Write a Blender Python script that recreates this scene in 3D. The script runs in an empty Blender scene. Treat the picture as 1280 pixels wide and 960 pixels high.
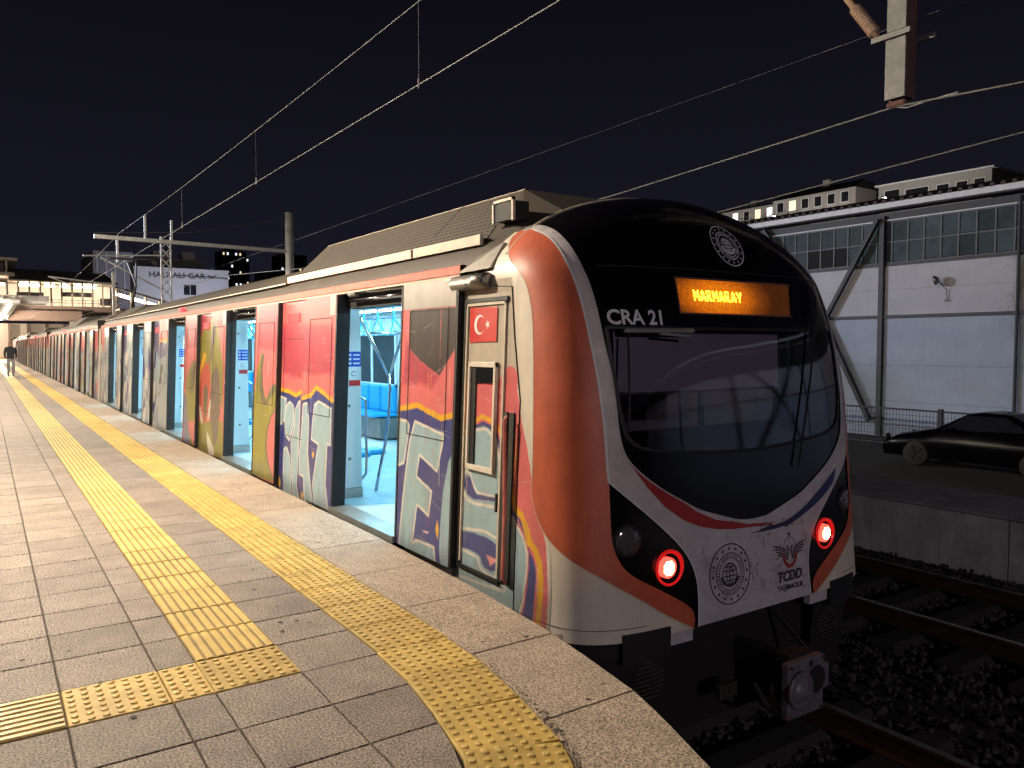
import bpy, bmesh, math, random
import numpy as np
from mathutils import Vector, Matrix
from mathutils.geometry import delaunay_2d_cdt
random.seed(7); RNG = np.random.default_rng(7)
SC = bpy.context.scene; COL = SC.collection; PI = math.pi; R = math.radians

# ------------------------------------------------------------------ camera, sky, exposure
cam = bpy.data.cameras.new('camera'); camo = bpy.data.objects.new('camera', cam); COL.objects.link(camo)
camo.location = (0, 0, 1.55); camo.rotation_euler = (R(90 - 2.8184), 0, R(-34.0628))
cam.sensor_width = 36; cam.lens = 36 * 975 / 1280; cam.clip_start = .05; cam.clip_end = 3000
SC.camera = camo
W = bpy.data.worlds.new('World'); SC.world = W; W.use_nodes = True
wn, wl = W.node_tree.nodes, W.node_tree.links
bg = wn['Background']
wt = wn.new('ShaderNodeTexCoord'); ws = wn.new('ShaderNodeSeparateXYZ'); wr = wn.new('ShaderNodeValToRGB')
wl.new(wt.outputs['Generated'], ws.inputs[0]); wl.new(ws.outputs['Z'], wr.inputs[0]); wl.new(wr.outputs[0], bg.inputs[0])
wr.color_ramp.elements[0].position = 0.0; wr.color_ramp.elements[0].color = (.0108, .0105, .0185, 1)
wr.color_ramp.elements[1].position = .55; wr.color_ramp.elements[1].color = (.0019, .0016, .0034, 1)
bg.inputs[1].default_value = 1.0
SC.view_settings.view_transform = 'Standard'; SC.view_settings.look = 'None'
SC.view_settings.exposure = 0.0; SC.view_settings.gamma = 1.0
SC.cycles.max_bounces = 6; SC.cycles.diffuse_bounces = 3; SC.cycles.transparent_max_bounces = 8
SC.cycles.sample_clamp_indirect = 4.0; SC.cycles.caustics_reflective = False; SC.cycles.caustics_refractive = False
WARM = (1.0, .845, .645)
LAMP_W = 3100.0          # platform lamp power
FLOOD_W = 21000.0       # floodlight aimed over the tracks

# ------------------------------------------------------------------ materials
def M(name, col, rough=.6, metal=0., var=.18, scale=6., bump=0., bscale=60., rnd=0., spec=.5, emit=None, es=0., coat=0., attr=False, dirt=0., dcol=(.05, .04, .03), streak=False):
    m = bpy.data.materials.new(name); m.use_nodes = True
    n, l = m.node_tree.nodes, m.node_tree.links
    b = n['Principled BSDF']
    b.inputs['Roughness'].default_value = rough; b.inputs['Metallic'].default_value = metal
    b.inputs['Specular IOR Level'].default_value = spec; b.inputs['Coat Weight'].default_value = coat; b.inputs['Coat Roughness'].default_value = .12
    tc = n.new('ShaderNodeTexCoord'); oi = n.new('ShaderNodeObjectInfo')
    mul = n.new('ShaderNodeMath'); mul.operation = 'MULTIPLY'; mul.inputs[1].default_value = 57.0; l.new(oi.outputs['Random'], mul.inputs[0])
    add = n.new('ShaderNodeVectorMath'); add.operation = 'ADD'
    l.new(tc.outputs['Object'], add.inputs[0])
    if rnd: l.new(mul.outputs[0], add.inputs[1])
    nz = n.new('ShaderNodeTexNoise'); nz.inputs['Scale'].default_value = scale; nz.inputs['Detail'].default_value = 6; nz.inputs['Roughness'].default_value = .65
    l.new(add.outputs[0], nz.inputs['Vector'])
    mr = n.new('ShaderNodeMapRange'); mr.inputs[1].default_value = .3; mr.inputs[2].default_value = .7
    mr.inputs[3].default_value = 1 - var; mr.inputs[4].default_value = 1 + var
    l.new(nz.outputs[0], mr.inputs[0])
    fac = mr.outputs[0]
    if rnd:
        m2 = n.new('ShaderNodeMapRange'); m2.inputs[3].default_value = 1 - rnd; m2.inputs[4].default_value = 1 + rnd
        l.new(oi.outputs['Random'], m2.inputs[0])
        mm = n.new('ShaderNodeMath'); mm.operation = 'MULTIPLY'; l.new(fac, mm.inputs[0]); l.new(m2.outputs[0], mm.inputs[1]); fac = mm.outputs[0]
    vm = n.new('ShaderNodeVectorMath'); vm.operation = 'SCALE'
    if attr:
        at = n.new('ShaderNodeVertexColor'); at.layer_name = 'Col'; l.new(at.outputs[0], vm.inputs[0])
    else: vm.inputs[0].default_value = col
    l.new(fac, vm.inputs['Scale'])
    out = vm.outputs[0]
    if dirt:
        dn = n.new('ShaderNodeTexNoise'); dn.inputs['Scale'].default_value = 2.2; dn.inputs['Detail'].default_value = 8; dn.inputs['Roughness'].default_value = .7
        if streak:
            mp = n.new('ShaderNodeMapping'); mp.inputs['Scale'].default_value = (5, 5, .7); l.new(tc.outputs['Object'], mp.inputs[0]); l.new(mp.outputs[0], dn.inputs['Vector'])
        else: l.new(add.outputs[0], dn.inputs['Vector'])
        dr = n.new('ShaderNodeMapRange'); dr.inputs[1].default_value = .5; dr.inputs[2].default_value = .78; dr.inputs[4].default_value = dirt
        l.new(dn.outputs[0], dr.inputs[0])
        mx = n.new('ShaderNodeMix'); mx.data_type = 'RGBA'; l.new(dr.outputs[0], mx.inputs[0]); l.new(out, mx.inputs[6]); mx.inputs[7].default_value = (*dcol, 1)
        out = mx.outputs[2]
    l.new(out, b.inputs['Base Color'])
    if bump:
        bn = n.new('ShaderNodeTexNoise'); bn.inputs['Scale'].default_value = bscale; bn.inputs['Detail'].default_value = 5; l.new(add.outputs[0], bn.inputs['Vector'])
        bp = n.new('ShaderNodeBump'); bp.inputs['Strength'].default_value = bump; bp.inputs['Distance'].default_value = .01
        l.new(bn.outputs[0], bp.inputs['Height']); l.new(bp.outputs[0], b.inputs['Normal'])
    if emit:
        b.inputs['Emission Color'].default_value = (*emit, 1); b.inputs['Emission Strength'].default_value = es
    return m
def speckle(m, scale=240., amt=.5):
    # fine aggregate grains in stone and concrete
    n, l = m.node_tree.nodes, m.node_tree.links
    b = n['Principled BSDF']; src = b.inputs['Base Color'].links[0].from_socket
    tc = n.new('ShaderNodeTexCoord'); v = n.new('ShaderNodeTexNoise'); v.inputs['Scale'].default_value = scale; v.inputs['Detail'].default_value = 2
    l.new(tc.outputs['Object'], v.inputs['Vector'])
    mr = n.new('ShaderNodeMapRange'); mr.inputs[1].default_value = .32; mr.inputs[2].default_value = .68; mr.inputs[3].default_value = 1 - amt; mr.inputs[4].default_value = 1 + amt
    l.new(v.outputs[0], mr.inputs[0])
    s = n.new('ShaderNodeVectorMath'); s.operation = 'SCALE'; l.new(src, s.inputs[0]); l.new(mr.outputs[0], s.inputs['Scale']); l.new(s.outputs[0], b.inputs['Base Color'])
    return m
def GLASS(name, tint=(.55, .6, .65), trans=.75, rough=.03, ior=1.52):
    m = bpy.data.materials.new(name); m.use_nodes = True
    n, l = m.node_tree.nodes, m.node_tree.links
    n.remove(n['Principled BSDF'])
    t = n.new('ShaderNodeBsdfTransparent'); t.inputs[0].default_value = (*[c * trans for c in tint], 1)
    g = n.new('ShaderNodeBsdfGlossy'); g.inputs['Roughness'].default_value = rough; g.inputs[0].default_value = (.9, .9, .95, 1)
    fr = n.new('ShaderNodeFresnel'); fr.inputs[0].default_value = ior
    mx = n.new('ShaderNodeMixShader'); l.new(fr.outputs[0], mx.inputs[0]); l.new(t.outputs[0], mx.inputs[1]); l.new(g.outputs[0], mx.inputs[2])
    l.new(mx.outputs[0], n['Material Output'].inputs[0])
    return m
MAT = {}
def m_(k, *a, **kw): MAT[k] = M(k, *a, **kw); return MAT[k]
speckle(m_('paver', (.235, .19, .158), .72, var=.22, scale=5, bump=.35, bscale=150, rnd=.13, dirt=.5, dcol=(.115, .088, .07)), 105, .8)
speckle(m_('coping', (.37, .295, .23), .8, var=.16, scale=4, bump=.5, bscale=130, rnd=.05, dirt=.35, dcol=(.16, .125, .095)), 95, .7)
m_('joint', (.05, .042, .036), .9)
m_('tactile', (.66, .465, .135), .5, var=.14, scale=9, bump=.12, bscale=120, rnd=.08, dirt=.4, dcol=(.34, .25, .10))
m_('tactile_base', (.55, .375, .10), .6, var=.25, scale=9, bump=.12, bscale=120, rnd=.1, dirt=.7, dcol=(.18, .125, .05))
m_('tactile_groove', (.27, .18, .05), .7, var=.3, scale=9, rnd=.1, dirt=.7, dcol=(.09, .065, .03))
m_('concrete', (.33, .325, .33), .85, var=.25, scale=2.5, bump=.4, bscale=20, dirt=.6, dcol=(.07, .065, .06))
m_('concrete_pale', (.5, .5, .51), .85, var=.25, scale=2.5, bump=.4, bscale=20, dirt=.6, dcol=(.16, .15, .15), streak=True); m_('concrete_dark', (.10, .095, .09), .9, var=.3, scale=2, bump=.4, bscale=20)
m_('asphalt', (.02, .02, .021), .85, var=.25, scale=3, bump=.3, bscale=60)
m_('soil', (.03, .028, .025), .95, var=.3, scale=.6)
m_('ballast_bed', (.018, .017, .017), .95, var=.5, scale=14, bump=1., bscale=25)
m_('stone', (.04, .037, .038), .9, var=.3, scale=7, rnd=.3)
m_('rail', (.12, .075, .05), .45, metal=.7, var=.3, scale=10)
m_('rail_top', (.28, .26, .25), .4, metal=1.)
m_('sleeper', (.022, .02, .02), .9, var=.25, scale=5)
m_('painted', (1, 1, 1), .3, var=.10, scale=9, attr=True, bump=.09, bscale=22, dirt=.28, dcol=(.16, .13, .11), streak=True)
m_('body_cream', (.66, .585, .49), .4, var=.09, scale=3, dirt=.35, dcol=(.26, .21, .17), streak=True)
m_('orange', (.49, .10, .045), .48, var=.14, scale=5, bump=.08, bscale=90, dirt=.5, dcol=(.2, .05, .03), streak=True)
m_('white_gel', (.49, .45, .475), .42, var=.14, scale=9, dirt=.75, dcol=(.2, .17, .175), bump=.06, bscale=40)
m_('red_gel', (.33, .022, .022), .4, var=.12)
m_('blue_gel', (.018, .022, .10), .4, var=.12)
m_('black_gloss', (.0035, .003, .0045), .17, var=.1, spec=.4)
m_('black_matt', (.008, .007, .008), .7, var=.3)
m_('underframe', (.006, .0048, .005), .8, var=.4, scale=5)
m_('rubber', (.008, .008, .008), .55)
m_('steel', (.46, .43, .39), .32, metal=.75, var=.14, scale=5, dirt=.25, dcol=(.2, .18, .16))
m_('steel_dark', (.2, .19, .18), .4, metal=.9, var=.25, scale=8)
m_('chrome', (.75, .76, .78), .12, metal=1., var=.03)
m_('roof', (.062, .050, .040), .62, var=.22, scale=2.2, dirt=.5, dcol=(.05, .04, .035), bump=.1)
m_('roof_trim', (.5, .42, .33), .5, var=.15)
m_('gutter_red', (.55, .15, .11), .5, var=.3, scale=14, dirt=.5, dcol=(.35, .28, .2))
m_('in_white', (.72, .76, .77), .4, var=.04, scale=2)
m_('in_floor', (.36, .47, .52), .35, var=.14, scale=7)
m_('seat_blue', (.008, .30, .62), .42, var=.2, scale=20)
m_('strap', (.04, .48, .66), .4); m_('window_in', (.03, .032, .036), .5, spec=.08)
m_('window_dark', (.012, .013, .016), .08, var=.2)
m_('led_cool', (.8, .9, 1), emit=(.36, .79, 1.0), es=38.)
m_('led_far', (.8, .9, 1), emit=(.55, .85, 1.0), es=16.)
m_('label_blue', (.015, .06, .42), .4); m_('label_white', (.75, .77, .78), .4); m_('label_red', (.5, .02, .02), .4)
m_('flag_red', (.52, .028, .02), .4, var=.08); m_('flag_white', (.78, .76, .72), .4)
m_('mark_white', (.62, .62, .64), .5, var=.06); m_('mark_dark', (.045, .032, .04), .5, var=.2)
m_('lamp_red', (.5, .02, .02), emit=(1, .045, .03), es=4.5); m_('lamp_core', (1, .8, .6), emit=(1, .5, .2), es=22.)
m_('lamp_red_dim', (.35, .01, .012), .2, emit=(1, .02, .02), es=.42); m_('indicator', (.5, .02, .02), emit=(1, .015, .02), es=6.)
m_('indicator_flat', (.6, .03, .04), emit=(1, .03, .05), es=.55)
m_('lens_clear', (.16, .15, .16), .12, metal=.6, var=.6, scale=60)
m_('led_text', (1, .7, .1), emit=(1, .72, .03), es=5.)
m_('galv', (.34, .345, .35), .5, metal=.55, var=.2, scale=4, dirt=.3)
m_('rust', (.115, .05, .043), .8, var=.3, scale=7)
m_('ceramic', (.30, .2, .14), .35, var=.2)
m_('wire', (.13, .128, .122), .6, metal=.0); m_('galv_old', (.17, .17, .17), .6, metal=.2, var=.25, scale=9, dirt=.4)
m_('wire_dark', (.07, .07, .075), .5, metal=.5)
m_('shed_wall_dim', (.31, .355, .45), .8, var=.07, scale=1.2, dirt=.35, dcol=(.2, .22, .28), streak=True); m_('shed_wall', (.42, .42, .465), .8, var=.07, scale=1.2, dirt=.35, dcol=(.26, .26, .29), streak=True)  # lower copy is darker and bluer, painting the dimmer light low on the wall
m_('shed_bar', (.10, .11, .12), .6); m_('shed_steel', (.030, .031, .037), .6, var=.2)
m_('shed_trim', (.62, .62, .64), .6, var=.1)
m_('shed_roof', (.06, .05, .05), .9, var=.3)
m_('pane_old', (.036, .052, .06), .6, spec=.2, var=.35, scale=2.2, rnd=.5); m_('pane_black', (.012, .012, .014), .7, spec=.15)
m_('moss', (.22, .21, .15), .95, var=.5, scale=9)
m_('fence', (.025, .026, .03), .7, metal=.0, var=.15)
m_('car_black', (.0015, .0015, .0025), .22, spec=.1, coat=.0, var=.1); m_('tyre', (.008, .008, .008), .8); m_('alloy', (.02, .02, .022), .35, metal=.5)
m_('house_a', (.30, .28, .26), .9, var=.15); m_('house_b', (.30, .29, .27), .9, var=.15); m_('house_win', (.012, .012, .016), .2)
m_('win_lit', (.9, .85, .7), emit=(.9, .92, 1.), es=1.3); m_('win_lit_warm', (.9, .8, .6), emit=(1, .75, .42), es=1.1)
m_('leaf_dark', (.03, .04, .02), .9, var=.4)
m_('gar_wall', (.36, .36, .40), .8, var=.08); m_('gar_dark', (.16, .16, .18), .8, var=.2)
m_('tower', (.06, .06, .075), .9, var=.2)
m_('station_roof', (.11, .10, .105), .8, var=.2); m_('station_wall', (.5, .44, .38), .8, var=.15); m_('station_girder', (.20, .14, .115), .8, var=.25)
m_('station_lamp', (1, .9, .7), emit=(1, .82, .58), es=16.); m_('hall_pane', (.5, .42, .35), emit=(1, .78, .58), es=.07); m_('station_pane', (.8, .8, .7), emit=(1, .78, .58), es=.42)
m_('cloth_dark', (.018, .018, .022), .9, var=.3, scale=15); m_('cloth_grey', (.2, .2, .21), .9, var=.2, scale=15); m_('skin', (.32, .18, .12), .6); m_('hair', (.012, .01, .008), .7)
m_('lamp_lens', (1, .9, .7), emit=(1, .84, .6), es=30.)
m_('cab_grey', (.2, .18, .2), .7, var=.12); m_('blind', (.33, .28, .34), .8, var=.06)
m_('coupler', (.16, .145, .18), .5, metal=.3, var=.22, scale=12, dirt=.4)
MAT['windscreen'] = GLASS('windscreen', (.72, .72, .78), .9, .04, 1.8); MAT['cab_glass'] = GLASS('cab_glass', (.10, .10, .13), .5)

def display_mat():
    m = bpy.data.materials.new('display_amber'); m.use_nodes = True
    n, l = m.node_tree.nodes, m.node_tree.links; b = n['Principled BSDF']
    b.inputs['Base Color'].default_value = (.05, .02, .005, 1); b.inputs['Roughness'].default_value = .4
    tc = n.new('ShaderNodeTexCoord'); mp = n.new('ShaderNodeMapping')
    l.new(tc.outputs['Object'], mp.inputs[0])
    mp.inputs['Scale'].default_value = (1, 0, 2.6)
    # lit dots: amber around the glowing characters, unlit to the right
    mp.vector_type = 'POINT'
    mp.inputs['Location'].default_value = (.175, 0, -2.922 * 2.6)
    ln = n.new('ShaderNodeVectorMath'); ln.operation = 'LENGTH'; l.new(mp.outputs[0], ln.inputs[0])
    cr = n.new('ShaderNodeValToRGB'); l.new(ln.outputs['Value'], cr.inputs[0])
    e = cr.color_ramp.elements; e[0].position = .0; e[0].color = (1, .27, .008, 1); e[1].position = .56; e[1].color = (.05, .012, .002, 1)
    x = e.new(.27); x.color = (.66, .14, .004, 1); x = e.new(.42); x.color = (.20, .042, .003, 1)
    nz = n.new('ShaderNodeTexNoise'); nz.inputs['Scale'].default_value = 70; l.new(tc.outputs['Object'], nz.inputs['Vector'])
    mr = n.new('ShaderNodeMapRange'); mr.inputs[1].default_value = .3; mr.inputs[2].default_value = .8; mr.inputs[3].default_value = .6; mr.inputs[4].default_value = 1.4; l.new(nz.outputs[0], mr.inputs[0])
    l.new(cr.outputs[0], b.inputs['Emission Color']); l.new(mr.outputs[0], b.inputs['Emission Strength'])
    return m
MAT['display'] = display_mat()
def grille_mat():
    m = M('roof_grille', (.085, .07, .056), .6, var=.15); n, l = m.node_tree.nodes, m.node_tree.links; b = n['Principled BSDF']
    tc = n.new('ShaderNodeTexCoord'); mp = n.new('ShaderNodeMapping'); mp.inputs['Rotation'].default_value = (0, PI / 2, 0); l.new(tc.outputs['Object'], mp.inputs[0])
    sp = n.new('ShaderNodeSeparateXYZ'); l.new(tc.outputs['Object'], sp.inputs[0])
    cb = n.new('ShaderNodeCombineXYZ'); l.new(sp.outputs['Y'], cb.inputs[0]); l.new(sp.outputs['Z'], cb.inputs[1])
    bt = n.new('ShaderNodeTexBrick'); bt.inputs['Scale'].default_value = 1; bt.inputs['Brick Width'].default_value = .075; bt.inputs['Row Height'].default_value = .036; bt.inputs['Mortar Size'].default_value = .011
    bt.inputs['Color1'].default_value = (0, 0, 0, 1); bt.inputs['Color2'].default_value = (0, 0, 0, 1); bt.inputs['Mortar'].default_value = (1, 1, 1, 1)
    l.new(cb.outputs[0], bt.inputs['Vector'])
    mx = n.new('ShaderNodeMix'); mx.data_type = 'RGBA'; src = b.inputs['Base Color'].links[0].from_socket
    mx.inputs[6].default_value = (.006, .005, .0045, 1); l.new(src, mx.inputs[7]); l.new(bt.outputs[0], mx.inputs[0]); l.new(mx.outputs[2], b.inputs['Base Color'])
    return m
MAT['grille'] = grille_mat()

# ------------------------------------------------------------------ helpers
BASE = {}
def rootof(o):
    while o.parent: o = o.parent
    return o
def tag(o, label=None, cat=None, group=None, kind=None):
    if label: o['label'] = label
    if cat: o['category'] = cat
    if group: o['group'] = group
    if kind: o['kind'] = kind
    return o
def thing(name, label, cat, loc=(0, 0, 0), group=None):
    o = bpy.data.objects.new(name, None); COL.objects.link(o); o.location = loc; o.empty_display_size = .2
    BASE[o.name] = Vector(loc); return tag(o, label, cat, group)
def link(name, me, parent=None):
    o = bpy.data.objects.new(name, me); COL.objects.link(o)
    if parent: o.parent = parent
    return o
class MB:
    def __init__(s): s.v = []; s.f = []; s.mi = []; s.cur = 0
    def add(s, vs, fs):
        b = len(s.v); s.v += [tuple(map(float, p)) for p in vs]; s.f += [tuple(b + i for i in f) for f in fs]; s.mi += [s.cur] * len(fs); return s
    def box(s, x0, x1, y0, y1, z0, z1, tilt=0.):
        P = [(x + tilt * z, y, z) for z in (z0, z1) for (x, y) in ((x0, y0), (x1, y0), (x1, y1), (x0, y1))]
        return s.add(P, [(0, 3, 2, 1), (4, 5, 6, 7), (0, 1, 5, 4), (1, 2, 6, 5), (2, 3, 7, 6), (3, 0, 4, 7)])
    def bbox(s, x0, x1, y0, y1, z0, z1, b=.004):
        # box with chamfered top edge
        P = [(x0, y0, z0), (x1, y0, z0), (x1, y1, z0), (x0, y1, z0), (x0, y0, z1 - b), (x1, y0, z1 - b), (x1, y1, z1 - b), (x0, y1, z1 - b),
             (x0 + b, y0 + b, z1), (x1 - b, y0 + b, z1), (x1 - b, y1 - b, z1), (x0 + b, y1 - b, z1)]
        F = [(8, 9, 10, 11)]
        for i in range(4):
            j = (i + 1) % 4; F += [(i, j, 4 + j, 4 + i), (4 + i, 4 + j, 8 + j, 8 + i)]
        return s.add(P, F)
    def prism(s, poly, z0, z1, b=0.):
        n = len(poly); c = np.mean(np.array(poly), 0)
        P = [(x, y, z0) for x, y in poly] + [(x, y, z1 - b) for x, y in poly]
        F = [(i, (i + 1) % n, n + (i + 1) % n, n + i) for i in range(n)]
        if b:
            for x, y in poly:
                d = np.array([x, y]) - c; L = max(np.linalg.norm(d), 1e-6); q = c + d * (1 - b * 1.3 / L); P.append((q[0], q[1], z1))
            F += [(n + i, n + (i + 1) % n, 2 * n + (i + 1) % n, 2 * n + i) for i in range(n)]; F.append(tuple(range(2 * n, 3 * n)))
        else: F.append(tuple(range(n, 2 * n)))
        return s.add(P, F)
    def bar(s, a, b, w, h, up=(0, 0, 1)):
        a, b = Vector(a), Vector(b); d = (b - a).normalized(); u = Vector(up)
        if abs(d.dot(u)) > .98: u = Vector((1, 0, 0))
        r = d.cross(u).normalized(); u = r.cross(d)
        P = [p + r * sx * w / 2 + u * sy * h / 2 for p in (a, b) for sx, sy in ((-1, -1), (1, -1), (1, 1), (-1, 1))]
        return s.add(P, [(0, 3, 2, 1), (4, 5, 6, 7), (0, 1, 5, 4), (1, 2, 6, 5), (2, 3, 7, 6), (3, 0, 4, 7)])
    def tube(s, pts, rad, n=8, caps=True):
        pts = [Vector(p) for p in pts]; m = len(pts); rs = rad if isinstance(rad, (list, tuple)) else [rad] * m
        P = []; u = None
        for i in range(m):
            d = (pts[min(i + 1, m - 1)] - pts[max(i - 1, 0)]).normalized()
            if u is None: u = d.orthogonal().normalized()
            u = (u - d * u.dot(d)).normalized(); w = d.cross(u)
            P += [pts[i] + (u * math.cos(2 * PI * k / n) + w * math.sin(2 * PI * k / n)) * rs[i] for k in range(n)]
        F = [(i * n + k, i * n + (k + 1) % n, (i + 1) * n + (k + 1) % n, (i + 1) * n + k) for i in range(m - 1) for k in range(n)]
        if caps: F += [tuple(range(n - 1, -1, -1)), tuple((m - 1) * n + k for k in range(n))]
        return s.add(P, F)
    def lathe(s, c, axis, prof, n=20):
        # prof: (distance along axis, radius)
        c = Vector(c); d = Vector(axis).normalized(); u = d.orthogonal().normalized(); w = d.cross(u)
        P = [c + d * h + (u * math.cos(2 * PI * k / n) + w * math.sin(2 * PI * k / n)) * r for h, r in prof for k in range(n)]
        F = [(i * n + k, i * n + (k + 1) % n, (i + 1) * n + (k + 1) % n, (i + 1) * n + k) for i in range(len(prof) - 1) for k in range(n)]
        F += [tuple(range(n - 1, -1, -1)), tuple((len(prof) - 1) * n + k for k in range(n))]
        return s.add(P, F)
    def ribbon(s, pts, w, closed=False):
        # flat ribbon in the (u, v) plane -> list of 3d through s.map
        n = len(pts); P = []; A = np.array(pts, float)
        for i in range(n):
            d = (A[(i + 1) % n] - A[i - 1]) if closed else (A[min(i + 1, n - 1)] - A[max(i - 1, 0)])
            d = d / max(np.linalg.norm(d), 1e-9); nn = np.array([-d[1], d[0]]) * w / 2
            P += [tuple(A[i] + nn), tuple(A[i] - nn)]
        F = [(2 * i, 2 * i + 1, (2 * i + 3) % (2 * n), (2 * i + 2) % (2 * n)) for i in range(n if closed else n - 1)]
        return P, F
    def build(s, name, mat, parent=None, smooth=False, loc=None, bevel=0.):
        off = BASE.get(rootof(parent).name, Vector((0, 0, 0))) if parent else Vector(loc or (0, 0, 0))
        me = bpy.data.meshes.new(name); me.from_pydata([(x - off[0], y - off[1], z - off[2]) for x, y, z in s.v], [], s.f)
        mats = mat if isinstance(mat, (list, tuple)) else [mat]
        for k in mats: me.materials.append(MAT[k])
        if len(mats) > 1: me.polygons.foreach_set('material_index', s.mi)
        if smooth: me.polygons.foreach_set('use_smooth', [True] * len(me.polygons))
        me.update(); o = link(name, me, parent)
        if not parent and loc: o.location = loc
        if bevel:
            b = o.modifiers.new('bevel', 'BEVEL'); b.width = bevel; b.segments = 2; b.limit_method = 'ANGLE'
        return o
def recalc(o):
    bm = bmesh.new(); bm.from_mesh(o.data); bmesh.ops.recalc_face_normals(bm, faces=bm.faces); bm.to_mesh(o.data); bm.free(); return o
def copy_tree(o, loc=None, parent=None):
    c = o.copy(); COL.objects.link(c); c.parent = parent
    if loc is not None: c.location = loc
    BASE[c.name] = Vector(c.location)
    for ch in list(o.children): copy_tree(ch, None, c)
    return c
def text_mesh(s, size, bold=0.):
    cu = bpy.data.curves.new('t', 'FONT'); cu.body = s; cu.size = size; cu.offset = bold; cu.resolution_u = 3; cu.fill_mode = 'FRONT'
    o = bpy.data.objects.new('t', cu); COL.objects.link(o); dg = bpy.context.evaluated_depsgraph_get()
    me = bpy.data.meshes.new_from_object(o.evaluated_get(dg)); V = [tuple(v.co) for v in me.vertices]; Fs = [tuple(p.vertices) for p in me.polygons]
    bpy.data.objects.remove(o); bpy.data.curves.remove(cu); bpy.data.meshes.remove(me)
    return V, Fs

# ------------------------------------------------------------------ ground, tracks, platform
g = MB().add([(-900, -300, -1.56), (1200, -300, -1.56), (1200, 1500, -1.56), (-900, 1500, -1.56)], [(0, 1, 2, 3)]).build('ground', 'soil'); tag(g, 'dark open ground around the station', 'ground', kind='structure')
# curved end of the platform edge
EY = np.array([-6, -1.0, .3, 1.2, 1.9, 2.255, 2.52, 2.92, 3.35, 4.2, 5.5, 300.]); EX = np.array([.55, .9, 1.35, 1.82, 2.17, 2.295, 2.375, 2.445, 2.50, 2.56, 2.60, 2.60])
SY = np.array([-6, -1.0, .3, 1.2, 1.9, 2.18, 2.405, 2.805, 3.184, 3.56, 4.0, 300.]); SXR = np.array([-.1, .25, .75, 1.28, 1.62, 1.757, 1.845, 1.926, 1.982, 1.998, 2.01, 2.01])
def edge_x(y): return float(np.interp(y, EY, EX))
def strip_r(y): return float(np.interp(y, SY, SXR))
def strip_l(y):
    t = (strip_r(y + .05) - strip_r(y - .05)) / .1
    return strip_r(y) - .40 * math.sqrt(1 + t * t) + (.0 if y > 3.6 else .0)
PY0, PY1 = -6., 240.
ys = list(np.arange(-6, 6, .25)) + [6, 30, 120, 240]
poly = [(-9, y) for y in reversed(ys)] + [(edge_x(y) - .02, y) for y in ys]
plat = MB().prism(poly, -1.5, -.016).build('platform', 'joint'); tag(plat, 'long paved station platform beside the train', 'platform', kind='structure'); recalc(plat)
fw = MB()
for a, b in zip(ys[:-1], ys[1:]): fw.add([(edge_x(a) - .018, a, -1.5), (edge_x(b) - .018, b, -1.5), (edge_x(b) - .018, b, -.075), (edge_x(a) - .018, a, -.075)], [(0, 1, 2, 3)])
fw.build('platform_face', 'concrete_dark', plat)

def tile_mesh(w, d, name):
    me = bpy.data.meshes.new(name); mb = MB().bbox(-w / 2, w / 2, -d / 2, d / 2, -.03, 0, .0035); me.from_pydata(mb.v, [], mb.f); me.materials.append(MAT['paver']); return me
G = .0035
tm = {}
def put_tile(xa, xb, ya, yb, name='paving_stone'):
    w, d = round(xb - xa - 2 * G, 4), round(yb - ya - 2 * G, 4)
    if (w, d) not in tm: tm[(w, d)] = tile_mesh(w, d, name)
    o = link(name, tm[(w, d)], plat); o.location = ((xa + xb) / 2, (ya + yb) / 2, random.uniform(-.0016, .0008)); o.rotation_euler = (random.gauss(0, .0016), random.gauss(0, .0016), random.gauss(0, .0012))
YJ = 3.573; PT = .4015
rowsY = [YJ + PT * k for k in range(-9, 200)]
far = MB()
cols = [(-.56, -.16), (-.16, .24), (.24, .64), (.64, .817), (1.21, 1.61)]
ntile = 0
for k, y in enumerate(rowsY):
    if y > 80: break
    row = k - 9
    for ci, (xa, xb) in enumerate(cols):
        if row == 0 and xb < .82: continue                     # cross strip of tactile tiles
        if ci == 4:
            if y < 3.5:
                sl0, sl1 = strip_l(y) - .006, strip_l(y + PT) - .006
                if sl0 < xa + .03 and sl1 < xa + .03: continue
                P = [(xa + G, y + G), (max(sl0, xa + .01), y + G), (max((strip_l(y + PT / 2) - .006), xa + .01), y + PT / 2), (max(sl1, xa + .01), y + PT - G), (xa + G, y + PT - G)]
                recalc(MB().prism(P, -.03, 0, .003).build('paving_stone', 'paver', plat)); continue
            xb -= .004
        if y < 15.5 and (ci > 0 or y < 5): put_tile(xa, xb, y, y + PT); ntile += 1
        else: far.bbox(xa + G, xb - G, y + G, y + PT - G, -.03, 0, .003)
    if row < 0:
        xe = min(1.21, strip_l(y) - .006); xe1 = min(1.21, strip_l(y + PT) - .006)
        if min(xe, xe1) > .86:
            if xe == 1.21 and xe1 == 1.21: put_tile(.817, 1.21, y, y + PT)
            else: recalc(MB().prism([(.817 + G, y + G), (xe - G, y + G), (xe1 - G, y + PT - G), (.817 + G, y + PT - G)], -.03, 0, .003).build('paving_stone', 'paver', plat))
for y in rowsY:                                                # the rest of the paving, left of and beyond the picture
    if y > 60: break
    for i in range(18): far.bbox(-.56 - .4 * (i + 1) + G, -.56 - .4 * i - G, y + G, y + PT - G, -.03, 0, .003)
far.box(-9, .817 - .003, 80, 240, -.03, 0); far.box(1.212, 1.606, 80, 240, -.03, 0)
tag(far.build('far_paving', 'paver', plat), kind='stuff')

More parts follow.
